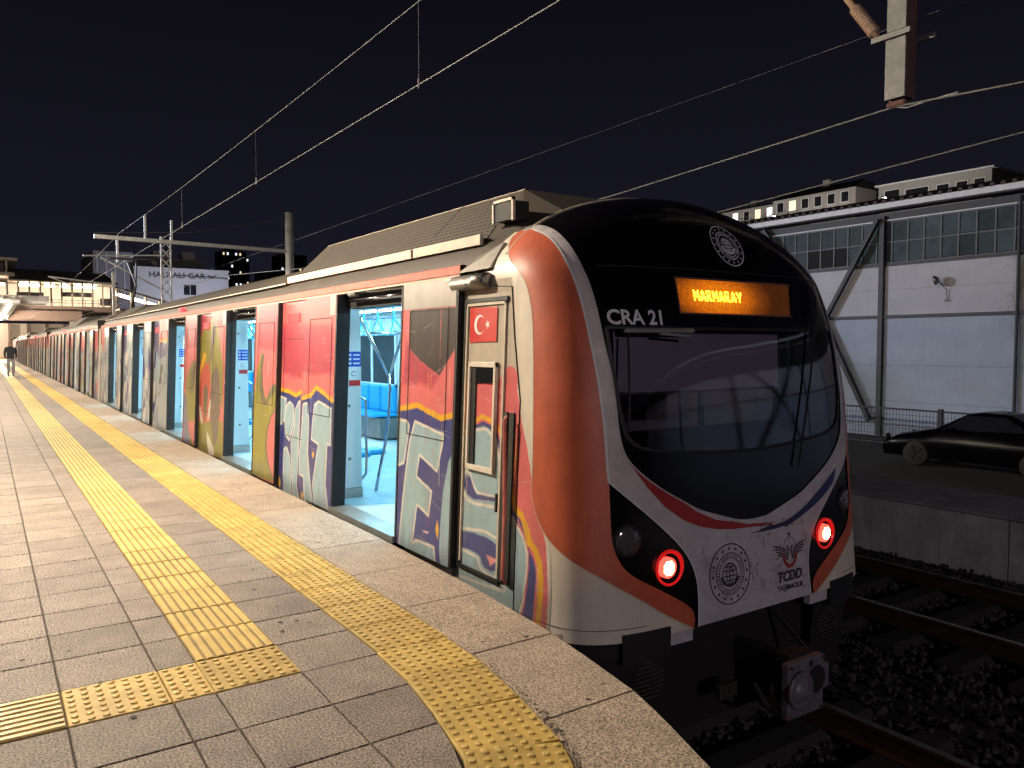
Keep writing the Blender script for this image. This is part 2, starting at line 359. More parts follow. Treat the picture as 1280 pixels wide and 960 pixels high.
def blister_mesh(w=.394, d=.394, nx=7, ny=7):
    mb = MB().bbox(-w / 2, w / 2, -d / 2, d / 2, -.03, .001, .003); mb.cur = 1
    for i in range(nx):
        for j in range(ny):
            x = (-w / 2) + w * (i + .5) / nx; y = -d / 2 + d * (j + .5) / ny
            n = 10; P = [(x + r * math.cos(2 * PI * k / n), y + r * math.sin(2 * PI * k / n), z) for r, z in ((.0155, .0005), (.0135, .0058), (.0085, .0078)) for k in range(n)]
            mb.add(P, [(q * n + k, q * n + (k + 1) % n, (q + 1) * n + (k + 1) % n, (q + 1) * n + k) for q in range(2) for k in range(n)] + [tuple(2 * n + k for k in range(n))])
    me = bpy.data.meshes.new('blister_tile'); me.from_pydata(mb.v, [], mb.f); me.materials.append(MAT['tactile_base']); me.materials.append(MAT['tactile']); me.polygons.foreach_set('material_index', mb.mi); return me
def rib_mesh(w=.394, d=.394, n=8, along='y'):
    mb = MB().bbox(-w / 2, w / 2, -d / 2, d / 2, -.03, .001, .003); mb.cur = 1
    for i in range(n):
        x = -w / 2 + w * (i + .5) / n; a = .0175; b = .0125
        P = []
        for yy in (-d / 2 + .006, d / 2 - .006): P += [(x - a, yy, .0005), (x - b, yy, .0058), (x + b, yy, .0058), (x + a, yy, .0005)]
        if along == 'x': P = [(p[1], p[0], p[2]) for p in P]
        mb.add(P, [(0, 4, 5, 1), (1, 5, 6, 2), (2, 6, 7, 3), (0, 1, 2, 3), (7, 6, 5, 4)])
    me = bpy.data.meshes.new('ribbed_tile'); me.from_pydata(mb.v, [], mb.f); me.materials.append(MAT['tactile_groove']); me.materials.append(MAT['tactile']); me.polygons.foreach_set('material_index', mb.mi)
    bm = bmesh.new(); bm.from_mesh(me); bmesh.ops.recalc_face_normals(bm, faces=bm.faces); bm.to_mesh(me); bm.free(); return me
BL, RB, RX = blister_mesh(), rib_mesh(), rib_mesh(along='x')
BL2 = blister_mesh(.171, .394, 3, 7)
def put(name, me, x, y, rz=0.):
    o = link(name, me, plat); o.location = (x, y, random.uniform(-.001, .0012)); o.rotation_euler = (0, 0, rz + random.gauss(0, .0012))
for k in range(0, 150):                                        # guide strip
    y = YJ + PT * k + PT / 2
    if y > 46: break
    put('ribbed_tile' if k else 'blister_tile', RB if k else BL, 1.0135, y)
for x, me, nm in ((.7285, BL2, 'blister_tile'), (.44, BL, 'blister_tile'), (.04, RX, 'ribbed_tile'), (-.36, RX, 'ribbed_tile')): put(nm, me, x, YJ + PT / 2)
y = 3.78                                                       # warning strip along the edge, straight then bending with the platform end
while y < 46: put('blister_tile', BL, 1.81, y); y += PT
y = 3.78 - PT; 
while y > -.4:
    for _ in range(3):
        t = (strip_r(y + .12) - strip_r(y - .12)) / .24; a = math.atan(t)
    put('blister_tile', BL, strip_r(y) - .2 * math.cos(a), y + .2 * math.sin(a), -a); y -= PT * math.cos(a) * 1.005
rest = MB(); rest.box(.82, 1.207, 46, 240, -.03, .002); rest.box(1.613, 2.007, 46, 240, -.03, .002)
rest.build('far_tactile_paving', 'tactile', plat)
# coping slabs
cj = [-5.9, -5.1, -4.3, -3.5, -2.7, -1.9, -1.1, -.3, .3, 1.0, 1.75, 2.54, 3.3, 4.12, 4.9] + [4.9 + .8 * k for k in range(1, 190)]
for a, b in zip(cj[:-1], cj[1:]):
    if a > 140: break
    n = 5 if a < 5 else 1
    yy = [a + .003 + (b - a - .006) * i / n for i in range(n + 1)]
    P = [(strip_r(q) + .008, q) for q in yy] + [(edge_x(q), q) for q in reversed(yy)]
    o = MB().prism([(x, q) for x, q in reversed(P)], -.075, 0.002 + random.uniform(-.0015, .001), .004).build('coping_slab', 'coping', plat); recalc(o)

# tufts and crumbs of dirt in the joint beside the warning strip
tu = MB()
for _ in range(420):
    y = random.choice((2.55, 2.3, 2.42, 2.75, 3.05, 2.2)) + random.gauss(0, .07); x = strip_r(y) + abs(random.gauss(0, .022)); r = random.uniform(.002, .007)
    P = [(x + random.uniform(-r, r), y + random.uniform(-r, r), .002 + random.uniform(0, r)) for _ in range(4)]
    tu.add(P, [(0, 1, 2), (0, 2, 3), (0, 3, 1), (1, 3, 2)])
o = tu.build('joint_debris', 'soil'); tag(o, 'dry weeds and grit in the joint beside the warning strip', 'debris', kind='stuff')

# track bed
bed = MB().add([(2.2, -40, -1.33), (10.3, -40, -1.33), (10.3, 400, -1.33), (2.2, 400, -1.33)], [(0, 1, 2, 3)]).build('track_bed', 'ballast_bed'); tag(bed, 'dark ballast bed under both tracks', 'ballast', kind='structure')
def track(xc, label):
    t = thing('railway_track', label, 'track', (xc, 0, -1.3), 'parallel railway tracks')
    for s in (-1, 1):
        x = xc + s * .7535
        prof = [(-.07, -1.21), (.07, -1.21), (.07, -1.195), (.012, -1.175), (.012, -1.10), (.036, -1.085), (.036, -1.056), (-.036, -1.056), (-.036, -1.085), (-.012, -1.10), (-.012, -1.175), (-.07, -1.195)]
        n = len(prof); P = [(x + a, yy, z) for yy in (-40, 300) for a, z in prof]
        r = recalc(MB().add(P, [(i, (i + 1) % n, n + (i + 1) % n, n + i) for i in range(n)]).build('rail', 'rail', t))
        MB().box(x - .03, x + .03, -40, 300, -1.058, -1.0535).build('running_surface', 'rail_top', r)
    me = None
    for k in range(26):
        y = -2.6 + k * .6
        if me is None: o = MB().bbox(xc - 1.3, xc + 1.3, -.12, .12, -1.36, -1.212, .02).build('sleeper', 'sleeper', t); me = o.data
        else: o = link('sleeper', me, t)
        o.location.y = y
    return t
track(4.245, 'rails and sleepers under the graffiti covered train'); track(8.18, 'empty track between the train and the low concrete platform')
# loose ballast stones
V0 = np.array([(0, 0, 1), (.9, 0, .3), (.28, .85, .3), (-.72, .5, .3), (-.72, -.5, .3), (.28, -.85, .3), (.6, .5, -.5), (-.3, .75, -.5), (-.85, 0, -.5), (-.3, -.75, -.5), (.6, -.5, -.5)])
F0 = [(0, 1, 2), (0, 2, 3), (0, 3, 4), (0, 4, 5), (0, 5, 1), (1, 6, 2), (2, 7, 3), (3, 8, 4), (4, 9, 5), (5, 10, 1), (2, 6, 7), (3, 7, 8), (4, 8, 9), (5, 9, 10), (1, 10, 6)]
NS = 15000; pos = np.stack([RNG.uniform(2.8, 10.2, NS), RNG.uniform(-.5, 13, NS) ** 1.0, np.full(NS, -1.315)], 1)
pos[:, 2] += .05 * np.exp(-((pos[:, 0] - 6.2) / .5) ** 2) * 2 + RNG.uniform(-.02, .05, NS)
allv = np.empty((NS, 11, 3)); sc_ = RNG.uniform(.016, .042, NS)
for i in range(NS):
    A = np.linalg.qr(RNG.normal(size=(3, 3)))[0]; allv[i] = (V0 * RNG.uniform(.7, 1.15, (11, 1)) * RNG.uniform(.6, 1.2, 3)) @ A * sc_[i] + pos[i]
me = bpy.data.meshes.new('ballast'); me.from_pydata(allv.reshape(-1, 3).tolist(), [], [tuple(11 * i + q for q in f) for i in range(NS) for f in F0]); me.materials.append(MAT['stone'])
tag(link('ballast', me), 'loose grey ballast stones between the rails', 'ballast', kind='stuff')

# low platform and road on the far side of the tracks
lp = MB().box(10.3, 11.9, -40, 200, -1.5, -.57).build('low_platform', 'concrete'); tag(lp, 'low concrete side platform across the empty track', 'platform', kind='structure')
for k in range(40):
    MB().box(10.285, 10.30, -10 + k * 2.4 + .01, -10 + (k + 1) * 2.4 - .01, -1.45, -.585).build('face_slab', 'concrete_pale', lp)
    MB().box(10.27, 10.85, -10 + k * 2.4 + .008, -10 + (k + 1) * 2.4 - .008, -.57, -.535).build('edge_slab', 'concrete', lp)
rd = MB().add([(11.9, -60, -1.47), (24.6, -60, -1.47), (24.6, 200, -1.47), (11.9, 200, -1.47)], [(0, 1, 2, 3)]).build('road', 'asphalt'); tag(rd, 'dark asphalt service road below the shed', 'road', kind='structure')

gm_ = MB()                                                    # trodden gum and drips on the paving
for _ in range(150):
    x, y = random.choice((random.uniform(-.4, .8), random.uniform(1.22, 1.6), random.uniform(-.4, .8), random.uniform(2.05, 2.5))), random.uniform(1.2, 13); r = random.uniform(.006, .017); n = 9
    if x > strip_l(y) - .03 and x < strip_r(y) + .02 or x > edge_x(y) - .05 or .8 < x < 1.22: continue
    gm_.add([(x + r * random.uniform(.7, 1.1) * math.cos(2 * PI * k / n), y + r * random.uniform(.7, 1.1) * math.sin(2 * PI * k / n), .0042) for k in range(n)] + [(x, y, .0046)], [(k, (k + 1) % n, n) for k in range(n)])
tag(gm_.build('gum_spots', 'joint'), 'small dark gum spots trodden into the paving', 'stains', kind='stuff')

# ------------------------------------------------------------------ outlines measured on the nose (angle round the nose, height) and on the painted side (distance along, height)
O_LEFT=[(-0.195,2.327),(-0.205,2.291),(-0.118,2.236),(0.001,2.169),(0.135,2.092),(0.287,2.023),(0.367,1.95),(0.41,1.843),(0.436,1.717),(0.448,1.51),(0.454,1.301),(0.458,0.993),(0.453,0.685),(0.449,0.66),(0.46,0.59),(0.493,0.504),(0.56,0.396),(0.657,0.305),(0.747,0.236),(0.835,0.156),(0.956,0.026),(1.051,-0.093),(1.181,-0.22)]
O_RIGHT=[(0.102,2.319),(0.392,2.266),(0.568,2.181),(0.674,2.056),(0.721,1.918),(0.759,1.733),(0.788,1.532),(0.802,1.438),(0.822,1.26),(0.836,1.072),(0.843,0.855),(0.847,0.747)]
O_HOUS=[(0.849,0.739),(0.851,0.597),(0.854,0.391),(0.875,0.28),(0.916,0.185),(1.018,0.08),(1.181,-0.086),(1.191,-0.169)]
W_IN=[(-0.15,2.342),(0.092,2.352),(0.382,2.31),(0.566,2.24),(0.695,2.133),(0.765,2.002),(0.806,1.815),(0.843,1.522),(0.862,1.408),(0.88,1.209),(0.887,1.05),(0.901,0.93),(0.923,0.856),(0.977,0.765),(1.031,0.696),(1.088,0.635),(1.151,0.578),(1.236,0.504),(1.35,0.451),(1.498,0.405),(1.588,0.387)]
W_HOUS=[(0.849,0.739),(0.91,0.649),(0.986,0.538),(1.061,0.422),(1.135,0.303),(1.181,0.198),(1.208,0.087),(1.214,-0.04),(1.206,-0.214)]
RED=[(0.929,0.841),(1.031,0.699),(1.151,0.576),(1.217,0.503),(1.329,0.428),(1.563,0.356),(1.465,0.375),(1.611,0.353),(1.74,0.34),(1.61,0.333),(1.442,0.347),(1.45,0.343),(1.326,0.368),(1.232,0.405),(1.147,0.465),(1.064,0.563),(0.996,0.687)]
BLUE=[(2.169,0.646),(2.055,0.527),(1.931,0.408),(1.81,0.338),(1.715,0.322),(1.574,0.299),(1.495,0.301),(1.69,0.29),(1.832,0.308),(1.928,0.358),(2.037,0.432),(2.127,0.522),(2.154,0.574)]
WIND=[(0.851,1.647),(0.867,1.463),(0.89,1.224),(0.909,1.056),(0.932,0.973),(0.988,0.919),(1.149,0.88),(1.401,0.854),(1.617,0.846)]
WINDR=[(2.125,1.668),(2.122,1.326),(2.113,1.032),(2.068,0.891),(1.958,0.852)]
P_L1R=[('band',[5.656,1.044,5.341,1.097,5.203,1.068,4.967,1.024,4.752,1.064]),('edge_navy',[5.653,1.001,5.434,1.017,5.337,1.042,5.173,1.017,4.966,0.998,4.75,1.029]),('letter',[5.375,0.979,4.898,0.915,4.99,0.62,5.273,0.709,5.309,0.557,5.058,0.481,5.101,0.276,5.288,0.327,5.346,0.044,5.298,0.078,5.005,0.083,4.954,-0.107,5.601,-0.158,5.595,-0.036,5.548,0.358,5.462,0.81]),('letter',[5.636,0.972,5.502,0.969,5.456,0.927,5.531,0.619,5.654,0.583,5.716,0.596,5.712,0.966]),('blue',[4.748,0.823,4.836,0.718,4.895,0.506,4.919,0.309,4.93,0.093,4.897,-0.093,4.698,-0.116,4.699,0.611]),('yel',[4.968,0.282,4.938,0.208,4.958,0.137,4.992,0.198]),('pinkdash',[5.189,0.161,5.094,0.168,5.109,0.153,5.177,0.149]),('dark',[5.511,1.826,5.016,1.826,5.005,1.332,5.087,1.357,5.32,1.437,5.504,1.527]),('dark',[5.005,1.825,4.724,1.82,4.779,1.54,5.005,1.332]),('dpink',[5.562,1.61,5.504,1.527,5.32,1.437,5.087,1.357,5.016,1.321,5.113,1.229,5.308,1.26,5.616,1.241])]
P_CAB=[('band',[4.749,0.996,4.57,1.028,4.486,1.069,4.38,1.055,4.275,1.012,4.212,0.943,4.174,0.817,4.051,0.525,3.975,0.486,3.933,0.399,3.901,0.323]),('edge_navy',[4.747,0.963,4.546,0.996,4.462,1.026,4.377,1.007,4.292,0.963,4.247,0.874,4.202,0.792,4.166,0.527,4.086,0.487,4.027,0.434,3.964,0.309]),('lobe',[4.746,0.955,4.546,0.985,4.418,0.999,4.291,0.936,4.255,0.841,4.216,0.758,4.183,0.546,4.517,0.536,4.563,0.575,4.613,0.654,4.659,0.666,4.703,0.642]),('navy',[4.657,0.648,4.612,0.643,4.563,0.575,4.517,0.536,4.197,0.554,4.182,0.533,4.387,0.512,4.558,0.495,4.649,0.515,4.686,0.568,4.683,0.616]),('letterb',[4.697,0.555,4.647,0.492,4.557,0.478,4.184,0.5,4.159,0.268,4.209,0.274,4.415,0.293,4.724,0.255]),('navy',[4.734,0.24,4.543,0.266,4.371,0.267,4.227,0.242,4.175,0.204,4.177,0.138,4.217,0.09,4.296,0.057,4.379,0.057,4.423,0.081,4.436,0.118,4.491,0.134,4.624,0.139,4.728,0.135]),('tri',[4.368,0.15,4.221,0.15,4.319,0.088]),('letterb',[4.727,0.129,4.578,0.126,4.468,0.116,4.443,0.065,4.378,0.035,4.274,0.032,4.159,0.099,4.148,-0.007,4.752,-0.031]),('letterb2',[4.179,0.485,4.066,0.463,4.007,0.41,3.949,0.359,3.898,0.265,3.897,0.162,3.912,0.054,3.932,-0.056,3.962,-0.159,4.181,-0.168,4.743,-0.16,4.75,-0.067,4.147,-0.028]),('band2',[4.05,0.513,3.975,0.484,3.915,0.407,3.884,0.33,3.829,0.296,3.79,0.228,3.776,0.13,3.775,-0.023,3.783,-0.179,3.796,-0.244]),('navy',[4.088,0.512,4.03,0.485,3.953,0.431,3.909,0.367,3.887,0.288,3.862,0.258,3.823,0.2,3.818,0.119,3.827,-0.027,3.836,-0.164,3.944,-0.159,3.914,-0.051,3.898,0.057,3.89,0.163,3.892,0.266,3.94,0.371,4.005,0.442,4.067,0.478]),('creamR',[4.081,1.306,4.021,1.099,3.947,0.918,3.891,0.738,3.866,0.618,3.797,0.487,3.747,0.355,3.733,0.271,3.711,0.045,3.712,-0.218,3.193,-0.054,3.215,1.385])]
P_W1=[('band',[9.033,1.058,8.879,1.056,8.553,1.043,8.298,1.01,8.126,1.06]),('band',[8.109,0.99,7.833,1.04,7.693,1.124,7.524,1.089,7.238,1.014,7.074,1.003]),('edge_navy',[9.029,1.01,8.874,1.008,8.549,0.997,8.321,0.954,8.121,1.007]),('edge_navy',[8.128,0.957,7.829,0.992,7.688,1.068,7.52,1.039,7.235,0.974,7.071,0.964]),('letter',[9.026,0.981,8.781,0.979,8.615,0.965,8.653,0.72,8.783,0.649,9.0,0.673]),('letter',[8.626,0.89,8.499,0.944,8.371,0.897,8.343,0.69,8.477,0.49,8.637,0.543,8.673,0.756]),('letter',[8.682,0.172,8.672,0.399,8.57,0.429,8.447,0.332,8.406,0.116,8.352,-0.132,8.628,-0.121]),('letter',[8.982,0.472,8.859,0.484,8.82,0.383,8.825,0.23,8.896,0.192,8.958,0.194]),('letter',[8.34,0.853,8.213,0.957,8.15,0.964,8.164,0.687,8.18,0.238,8.202,0.055,8.097,-0.117,8.296,-0.132,8.389,0.119,8.437,0.48,8.341,0.672]),('letter',[8.079,0.938,7.927,0.963,7.874,0.746,7.885,0.45,7.815,0.216,7.674,-0.132,7.955,-0.128,8.01,0.163,8.147,0.17,8.152,0.42,8.106,0.692]),('letter',[7.737,0.954,7.611,0.999,7.255,0.944,7.247,0.57,7.337,0.574,7.36,0.179,7.239,-0.104,7.641,-0.117,7.734,0.124,7.656,0.374,7.599,0.55,7.805,0.576,7.785,0.754]),('yel',[7.733,0.476,7.691,0.446,7.726,0.391,7.758,0.43]),('yel',[8.039,0.008,7.984,-0.019,8.02,-0.095,8.076,-0.051]),('yel',[8.823,0.058,8.761,0.048,8.743,-0.025,8.788,-0.061,8.842,-0.002]),('dpink',[9.035,1.792,7.261,1.753,7.224,1.285,7.825,1.25,8.132,1.259,8.126,1.197,8.453,1.203,8.746,1.259,8.929,1.283])]
P_L1L=[('band',[8.856,1.068,8.705,1.065,8.385,1.053,8.136,1.02,7.967,1.07]),('band',[7.951,1.001,7.679,1.05,7.542,1.132,7.377,1.098,7.097,1.025,6.935,1.014]),('edge_navy',[8.852,1.021,8.701,1.019,8.381,1.008,8.158,0.966,7.962,1.018]),('edge_navy',[7.969,0.968,7.675,1.003,7.538,1.077,7.373,1.049,7.093,0.985,6.932,0.975]),('letter',[8.85,0.992,8.61,0.99,8.447,0.977,8.483,0.736,8.611,0.667,8.823,0.69]),('letter',[8.457,0.903,8.332,0.956,8.208,0.91,8.18,0.707,8.311,0.511,8.468,0.563,8.504,0.771]),('letter',[8.512,0.199,8.502,0.422,8.402,0.451,8.282,0.355,8.242,0.144,8.188,-0.099,8.459,-0.088]),('letter',[8.806,0.493,8.686,0.505,8.648,0.406,8.653,0.256,8.721,0.219,8.782,0.221]),('letter',[8.177,0.867,8.052,0.969,7.99,0.976,8.004,0.704,8.02,0.263,8.042,0.084,7.938,-0.084,8.134,-0.099,8.225,0.147,8.272,0.501,8.178,0.689]),('letter',[7.921,0.95,7.771,0.975,7.72,0.762,7.73,0.472,7.662,0.242,7.523,-0.099,7.799,-0.096,7.853,0.19,7.988,0.197,7.993,0.442,7.947,0.709]),('letter',[7.586,0.966,7.462,1.01,7.113,0.955,7.106,0.59,7.193,0.593,7.216,0.206,7.097,-0.072,7.491,-0.085,7.582,0.152,7.506,0.397,7.45,0.569,7.652,0.595,7.632,0.769]),('yel',[7.581,0.497,7.541,0.468,7.574,0.414,7.606,0.452]),('yel',[7.881,0.038,7.828,0.012,7.863,-0.063,7.918,-0.02]),('yel',[8.65,0.088,8.59,0.077,8.572,0.006,8.616,-0.029,8.669,0.029]),('dpink',[8.858,1.788,7.119,1.749,7.083,1.29,7.672,1.256,7.972,1.264,7.967,1.203,8.288,1.21,8.575,1.265,8.754,1.288])]
P_L2R=[('olive',[9.727,0.684,9.694,0.948,9.582,1.278,9.408,1.474,9.298,1.443,9.364,1.283,9.349,1.125,9.226,0.933,9.126,0.978,9.032,1.075,8.861,1.121,8.694,1.15,8.799,0.692,8.691,0.01,9.746,-0.044,9.749,0.616]),('odark',[9.408,1.477,9.298,1.443,9.361,1.252,9.336,1.094,9.281,0.954,9.17,0.897,9.101,0.995,9.031,1.068,8.876,1.12,8.84,1.053,9.02,0.937,9.218,0.847,9.382,0.885,9.476,1.024,9.472,1.281]),('pinkp',[8.869,0.824,9.001,0.722,9.114,0.558,9.137,0.353,9.029,0.178,8.866,0.046,8.652,0.106,8.716,0.849]),('odark',[8.869,0.824,9.026,0.72,9.15,0.555,9.194,0.346,9.08,0.172,8.916,0.054,8.865,0.043,9.029,0.178,9.122,0.354,9.099,0.559,8.985,0.716,8.847,0.795]),('dpink',[9.602,2.103,8.725,2.061,8.723,1.478,9.549,1.521])]
P_W2=[('olive',[13.168,1.405,12.664,1.821,12.245,1.913,11.933,2.042,11.474,1.308,11.392,0.481,13.053,0.347,13.003,-0.115,11.334,-0.098,11.41,0.668]),('yel',[12.867,1.199,12.625,1.451,12.447,1.412,12.524,1.33,12.772,1.16,12.913,0.779,12.982,0.986]),('red',[12.9,0.653,12.804,1.034,12.561,1.268,12.307,1.303,12.165,1.136,12.138,0.72,12.265,0.491,12.422,0.357,12.693,0.418,12.845,0.573]),('brown',[12.042,1.14,11.856,1.282,11.648,1.152,11.545,0.659,11.554,0.601,11.67,0.227,11.85,0.053,12.087,0.385,12.188,0.717,12.111,1.019]),('brown',[12.177,1.653,12.09,2.008,11.864,2.136,11.903,1.749,12.074,1.455,12.256,1.214]),('odark',[12.566,0.899,12.4,0.967,12.298,0.811,12.362,0.605,12.465,0.354,12.582,0.632]),('cream',[12.893,0.591,12.758,0.61,12.6,0.384,12.637,0.319,12.782,0.411]),('cream',[12.165,0.738,12.107,0.741,12.165,0.498,12.299,0.408,12.271,0.551]),('cream',[12.326,0.264,12.149,0.18,11.889,0.049,11.793,-0.116,12.116,-0.135,12.307,0.084]),('dpink',[13.152,2.128,11.191,2.126,11.305,1.833,11.909,1.807,12.657,1.76,12.985,1.449])]
P_L2L=[('olive',[12.91,1.408,12.416,1.816,12.005,1.906,11.7,2.032,11.249,1.313,11.169,0.502,12.798,0.371,12.748,-0.082,11.112,-0.066,11.187,0.685]),('yel',[12.615,1.206,12.378,1.453,12.203,1.415,12.279,1.334,12.522,1.168,12.66,0.794,12.728,0.997]),('red',[12.647,0.671,12.553,1.044,12.316,1.273,12.067,1.308,11.927,1.144,11.901,0.736,12.025,0.512,12.179,0.381,12.444,0.44,12.594,0.592]),('brown',[11.806,1.148,11.624,1.287,11.42,1.159,11.319,0.677,11.328,0.62,11.442,0.253,11.618,0.082,11.85,0.408,11.949,0.733,11.874,1.029]),('brown',[11.939,1.651,11.854,1.999,11.632,2.125,11.67,1.745,11.838,1.457,12.016,1.22]),('odark',[12.32,0.912,12.157,0.979,12.058,0.825,12.12,0.624,12.221,0.377,12.336,0.65]),('cream',[12.641,0.61,12.509,0.628,12.353,0.406,12.39,0.343,12.532,0.433]),('cream',[11.927,0.754,11.87,0.757,11.927,0.519,12.058,0.43,12.031,0.57]),('cream',[12.085,0.289,11.911,0.207,11.657,0.078,11.562,-0.083,11.879,-0.102,12.067,0.113]),('dpink',[12.894,2.116,10.972,2.115,11.084,1.828,11.676,1.802,12.409,1.756,12.731,1.451])]
P_L3R=[('olive',[13.592,0.964,13.41,1.144,13.089,1.322,12.915,1.283,12.871,0.365,13.519,0.313,12.891,-0.056,13.53,-0.038]),('odark',[13.214,1.149,12.976,1.324,12.887,1.2,13.124,0.77,13.249,0.849]),('purple',[13.83,0.777,13.567,0.747,13.301,0.158,13.15,-0.052,13.628,-0.081]),('dpink',[13.663,2.058,12.796,2.051,12.831,1.533,13.651,1.489])]
P_L3L=[('greyl',[15.017,1.757,14.795,-0.104,16.754,-0.09,16.676,0.598,16.118,1.256,15.563,1.626]),('band',[16.01,1.628,15.006,1.663]),('band',[15.934,1.627,16.425,1.193,16.609,0.719]),('purple',[15.996,1.514,15.274,1.597,15.318,1.379,16.044,1.286]),('odark',[15.803,1.177,15.583,1.196,15.708,1.011,15.857,1.007]),('odark',[15.929,0.976,15.706,0.997,15.761,0.841,15.988,0.832]),('odark',[15.262,0.916,15.959,0.606,16.176,0.48,16.027,-0.083,16.135,-0.093,16.258,0.504,16.039,0.63])]

# ------------------------------------------------------------------ train: front car
XC, YB = 4.245, 4.32
NP = {'L0': .961, 'fl': .082, 'n': 5.158, 'nt': 1.8, 'z1': 1.989, 'zt': 2.641, 'm': 1.934, 'lp': 4.755, 'lq': 2.027, 'W': 1.5, 'zl': .52}
def n_w(z): k = np.clip((z - NP['z1']) / (NP['zt'] - NP['z1']), 0, 1); return (NP['W'] - .042 * z) * (1 - k ** NP['m']) ** (1 / NP['m'])
def n_L(z): k = np.clip((z - NP['zl']) / (NP['zt'] - NP['zl']), 0, 1); return (NP['L0'] - NP['fl'] * z) * (1 - k ** NP['lp']) ** (1 / NP['lq'])
def n_e(z): return NP['n'] + (NP['nt'] - NP['n']) * np.clip((z - 1.2) / (NP['zt'] - 1.2), 0, 1)
def zv(v): return np.where(v < NP['z1'], v, NP['z1'] + (NP['zt'] - NP['z1']) * np.sin(np.clip((v - NP['z1']) / (NP['zt'] - NP['z1']), 0, PI / 2)))
def vz(z): h = NP['zt'] - NP['z1']; return np.where(z < NP['z1'], z, NP['z1'] + h * np.arcsin(np.clip((z - NP['z1']) / h, 0, 1)))
def n_P(th, z):
    th = np.asarray(th, float); z = np.asarray(z, float); n = n_e(z); w = n_w(z); L = n_L(z)
    tt = np.clip(th, 0, PI); c, s = np.cos(tt), np.sin(tt); rho = (np.abs(c) ** n + np.abs(s) ** n) ** (-1 / n)
    X = XC - w * rho * c; Y = YB - L * rho * s
    Y = np.where(th < 0, YB - L * np.tan(th), np.where(th > PI, YB + L * np.tan(th - PI), Y))
    return np.stack([X, Y, z], -1)
def n_off(th, v, off):
    e = 1e-3; p = n_P(th, zv(v)); a = n_P(th + e, zv(v)) - n_P(th - e, zv(v)); b = n_P(th, zv(v + e)) - n_P(th, zv(v - e))
    n = np.cross(a, b); ln = np.linalg.norm(n, axis=-1, keepdims=True); n = n / np.maximum(ln, 1e-9)
    out = p - np.array([XC, YB + .3, .8]); s = np.sign((n * out).sum(-1, keepdims=True)); return p + n * s * off
def surfY(X, z):
    n, w, L = n_e(z), n_w(z), n_L(z)
    return YB - L * np.maximum(1 - np.abs((X - XC) / w) ** n, 0) ** (1 / n)
def inpoly(px, py, poly):
    P = np.asarray(poly, float); r = np.zeros(np.shape(px), bool); j = len(P) - 1
    for i in range(len(P)):
        xi, yi, xj, yj = P[i, 0], P[i, 1], P[j, 0], P[j, 1]
        c = ((yi > py) != (yj > py)) & (px < (xj - xi) * (py - yi) / (yj - yi + 1e-12) + xi); r ^= c; j = i
    return r
def dens(poly, step, closed=True):
    out = []; n = len(poly)
    for i in range(n if closed else n - 1):
        a = np.array(poly[i], float); b = np.array(poly[(i + 1) % n], float); k = max(1, int(np.ceil(np.linalg.norm(b - a) / step)))
        out += [tuple(a + (b - a) * t / k) for t in range(k)]
    return out
def smooth_chain(pts, it=2):
    for _ in range(it):
        q = [pts[0]]
        for a, b in zip(pts[:-1], pts[1:]): q += [(.75 * a[0] + .25 * b[0], .75 * a[1] + .25 * b[1]), (.25 * a[0] + .75 * b[0], .25 * a[1] + .75 * b[1])]
        q.append(pts[-1]); pts = q
    return pts
KT = 1.2
def patch(name, poly, off, mat, parent, step=.05, holes=(), smooth=True):
    pl = dens([(t * KT, float(vz(np.array(z)))) for t, z in poly], step)
    hs = [dens([(t * KT, float(vz(np.array(z)))) for t, z in h], step) for h in holes]
    A = np.array(pl); gx, gy = np.meshgrid(np.arange(A[:, 0].min(), A[:, 0].max(), step), np.arange(A[:, 1].min(), A[:, 1].max(), step))
    gx, gy = gx.ravel() + .003, gy.ravel() + .0017
    ok = inpoly(gx, gy, pl)
    bd = np.array(sum(hs, list(pl))); keep = []
    for i in np.where(ok)[0]:
        if ((bd - (gx[i], gy[i])) ** 2).sum(1).min() > (step * .45) ** 2: keep.append((gx[i], gy[i]))
    pts = list(pl); edges = []
    for h in hs:
        b = len(pts); pts += h; edges += [(b + i, b + (i + 1) % len(h)) for i in range(len(h))]
    n0 = len(pl); pts += keep
    V, E, F, *_ = delaunay_2d_cdt([Vector(p) for p in pts], edges, [list(range(n0))], 1, 1e-5)
    V = np.array([tuple(v) for v in V]); Fs = []
    for f in F:
        c = V[list(f)].mean(0)
        if any(inpoly(c[0], c[1], h) for h in hs) or not inpoly(c[0], c[1], pl): continue
        Fs.append(tuple(f))
    P3 = n_off(V[:, 0] / KT, V[:, 1], off)
    mb = MB(); mb.add(P3.tolist(), Fs); o = mb.build(name, mat, parent, smooth=smooth); recalc(o); return o
def mir(p): return [(PI - t, z) for t, z in p]
CAR = thing('train_car', 'front car of the commuter train, orange and white nose, graffiti side, doors open', 'train car', (XC, 14, -1.05), 'cars of the train at the platform')
OL, OR_, OH, WI, WH = smooth_chain(O_LEFT), smooth_chain(O_RIGHT), smooth_chain(O_HOUS), smooth_chain(W_IN[:-2] + [(1.46, .402), (1.52, .391), (PI / 2, .389)]), smooth_chain(W_HOUS)
wind = smooth_chain(WIND[:-1] + [(PI / 2, .848)], 1); wind = [(.851, 1.66)] + wind; wpoly = wind + list(reversed(mir(wind)))[1:]
shell = patch('nose_shell', [(-.0, -.21)] + [(t, -.21) for t in np.linspace(.05, PI - .05, 60)] + [(PI, -.21), (PI, 1.9), (PI, 2.55), (PI, 2.635), (0, 2.635), (0, 2.55), (0, 1.9)], 0, 'black_gloss', CAR, .05, [wpoly])
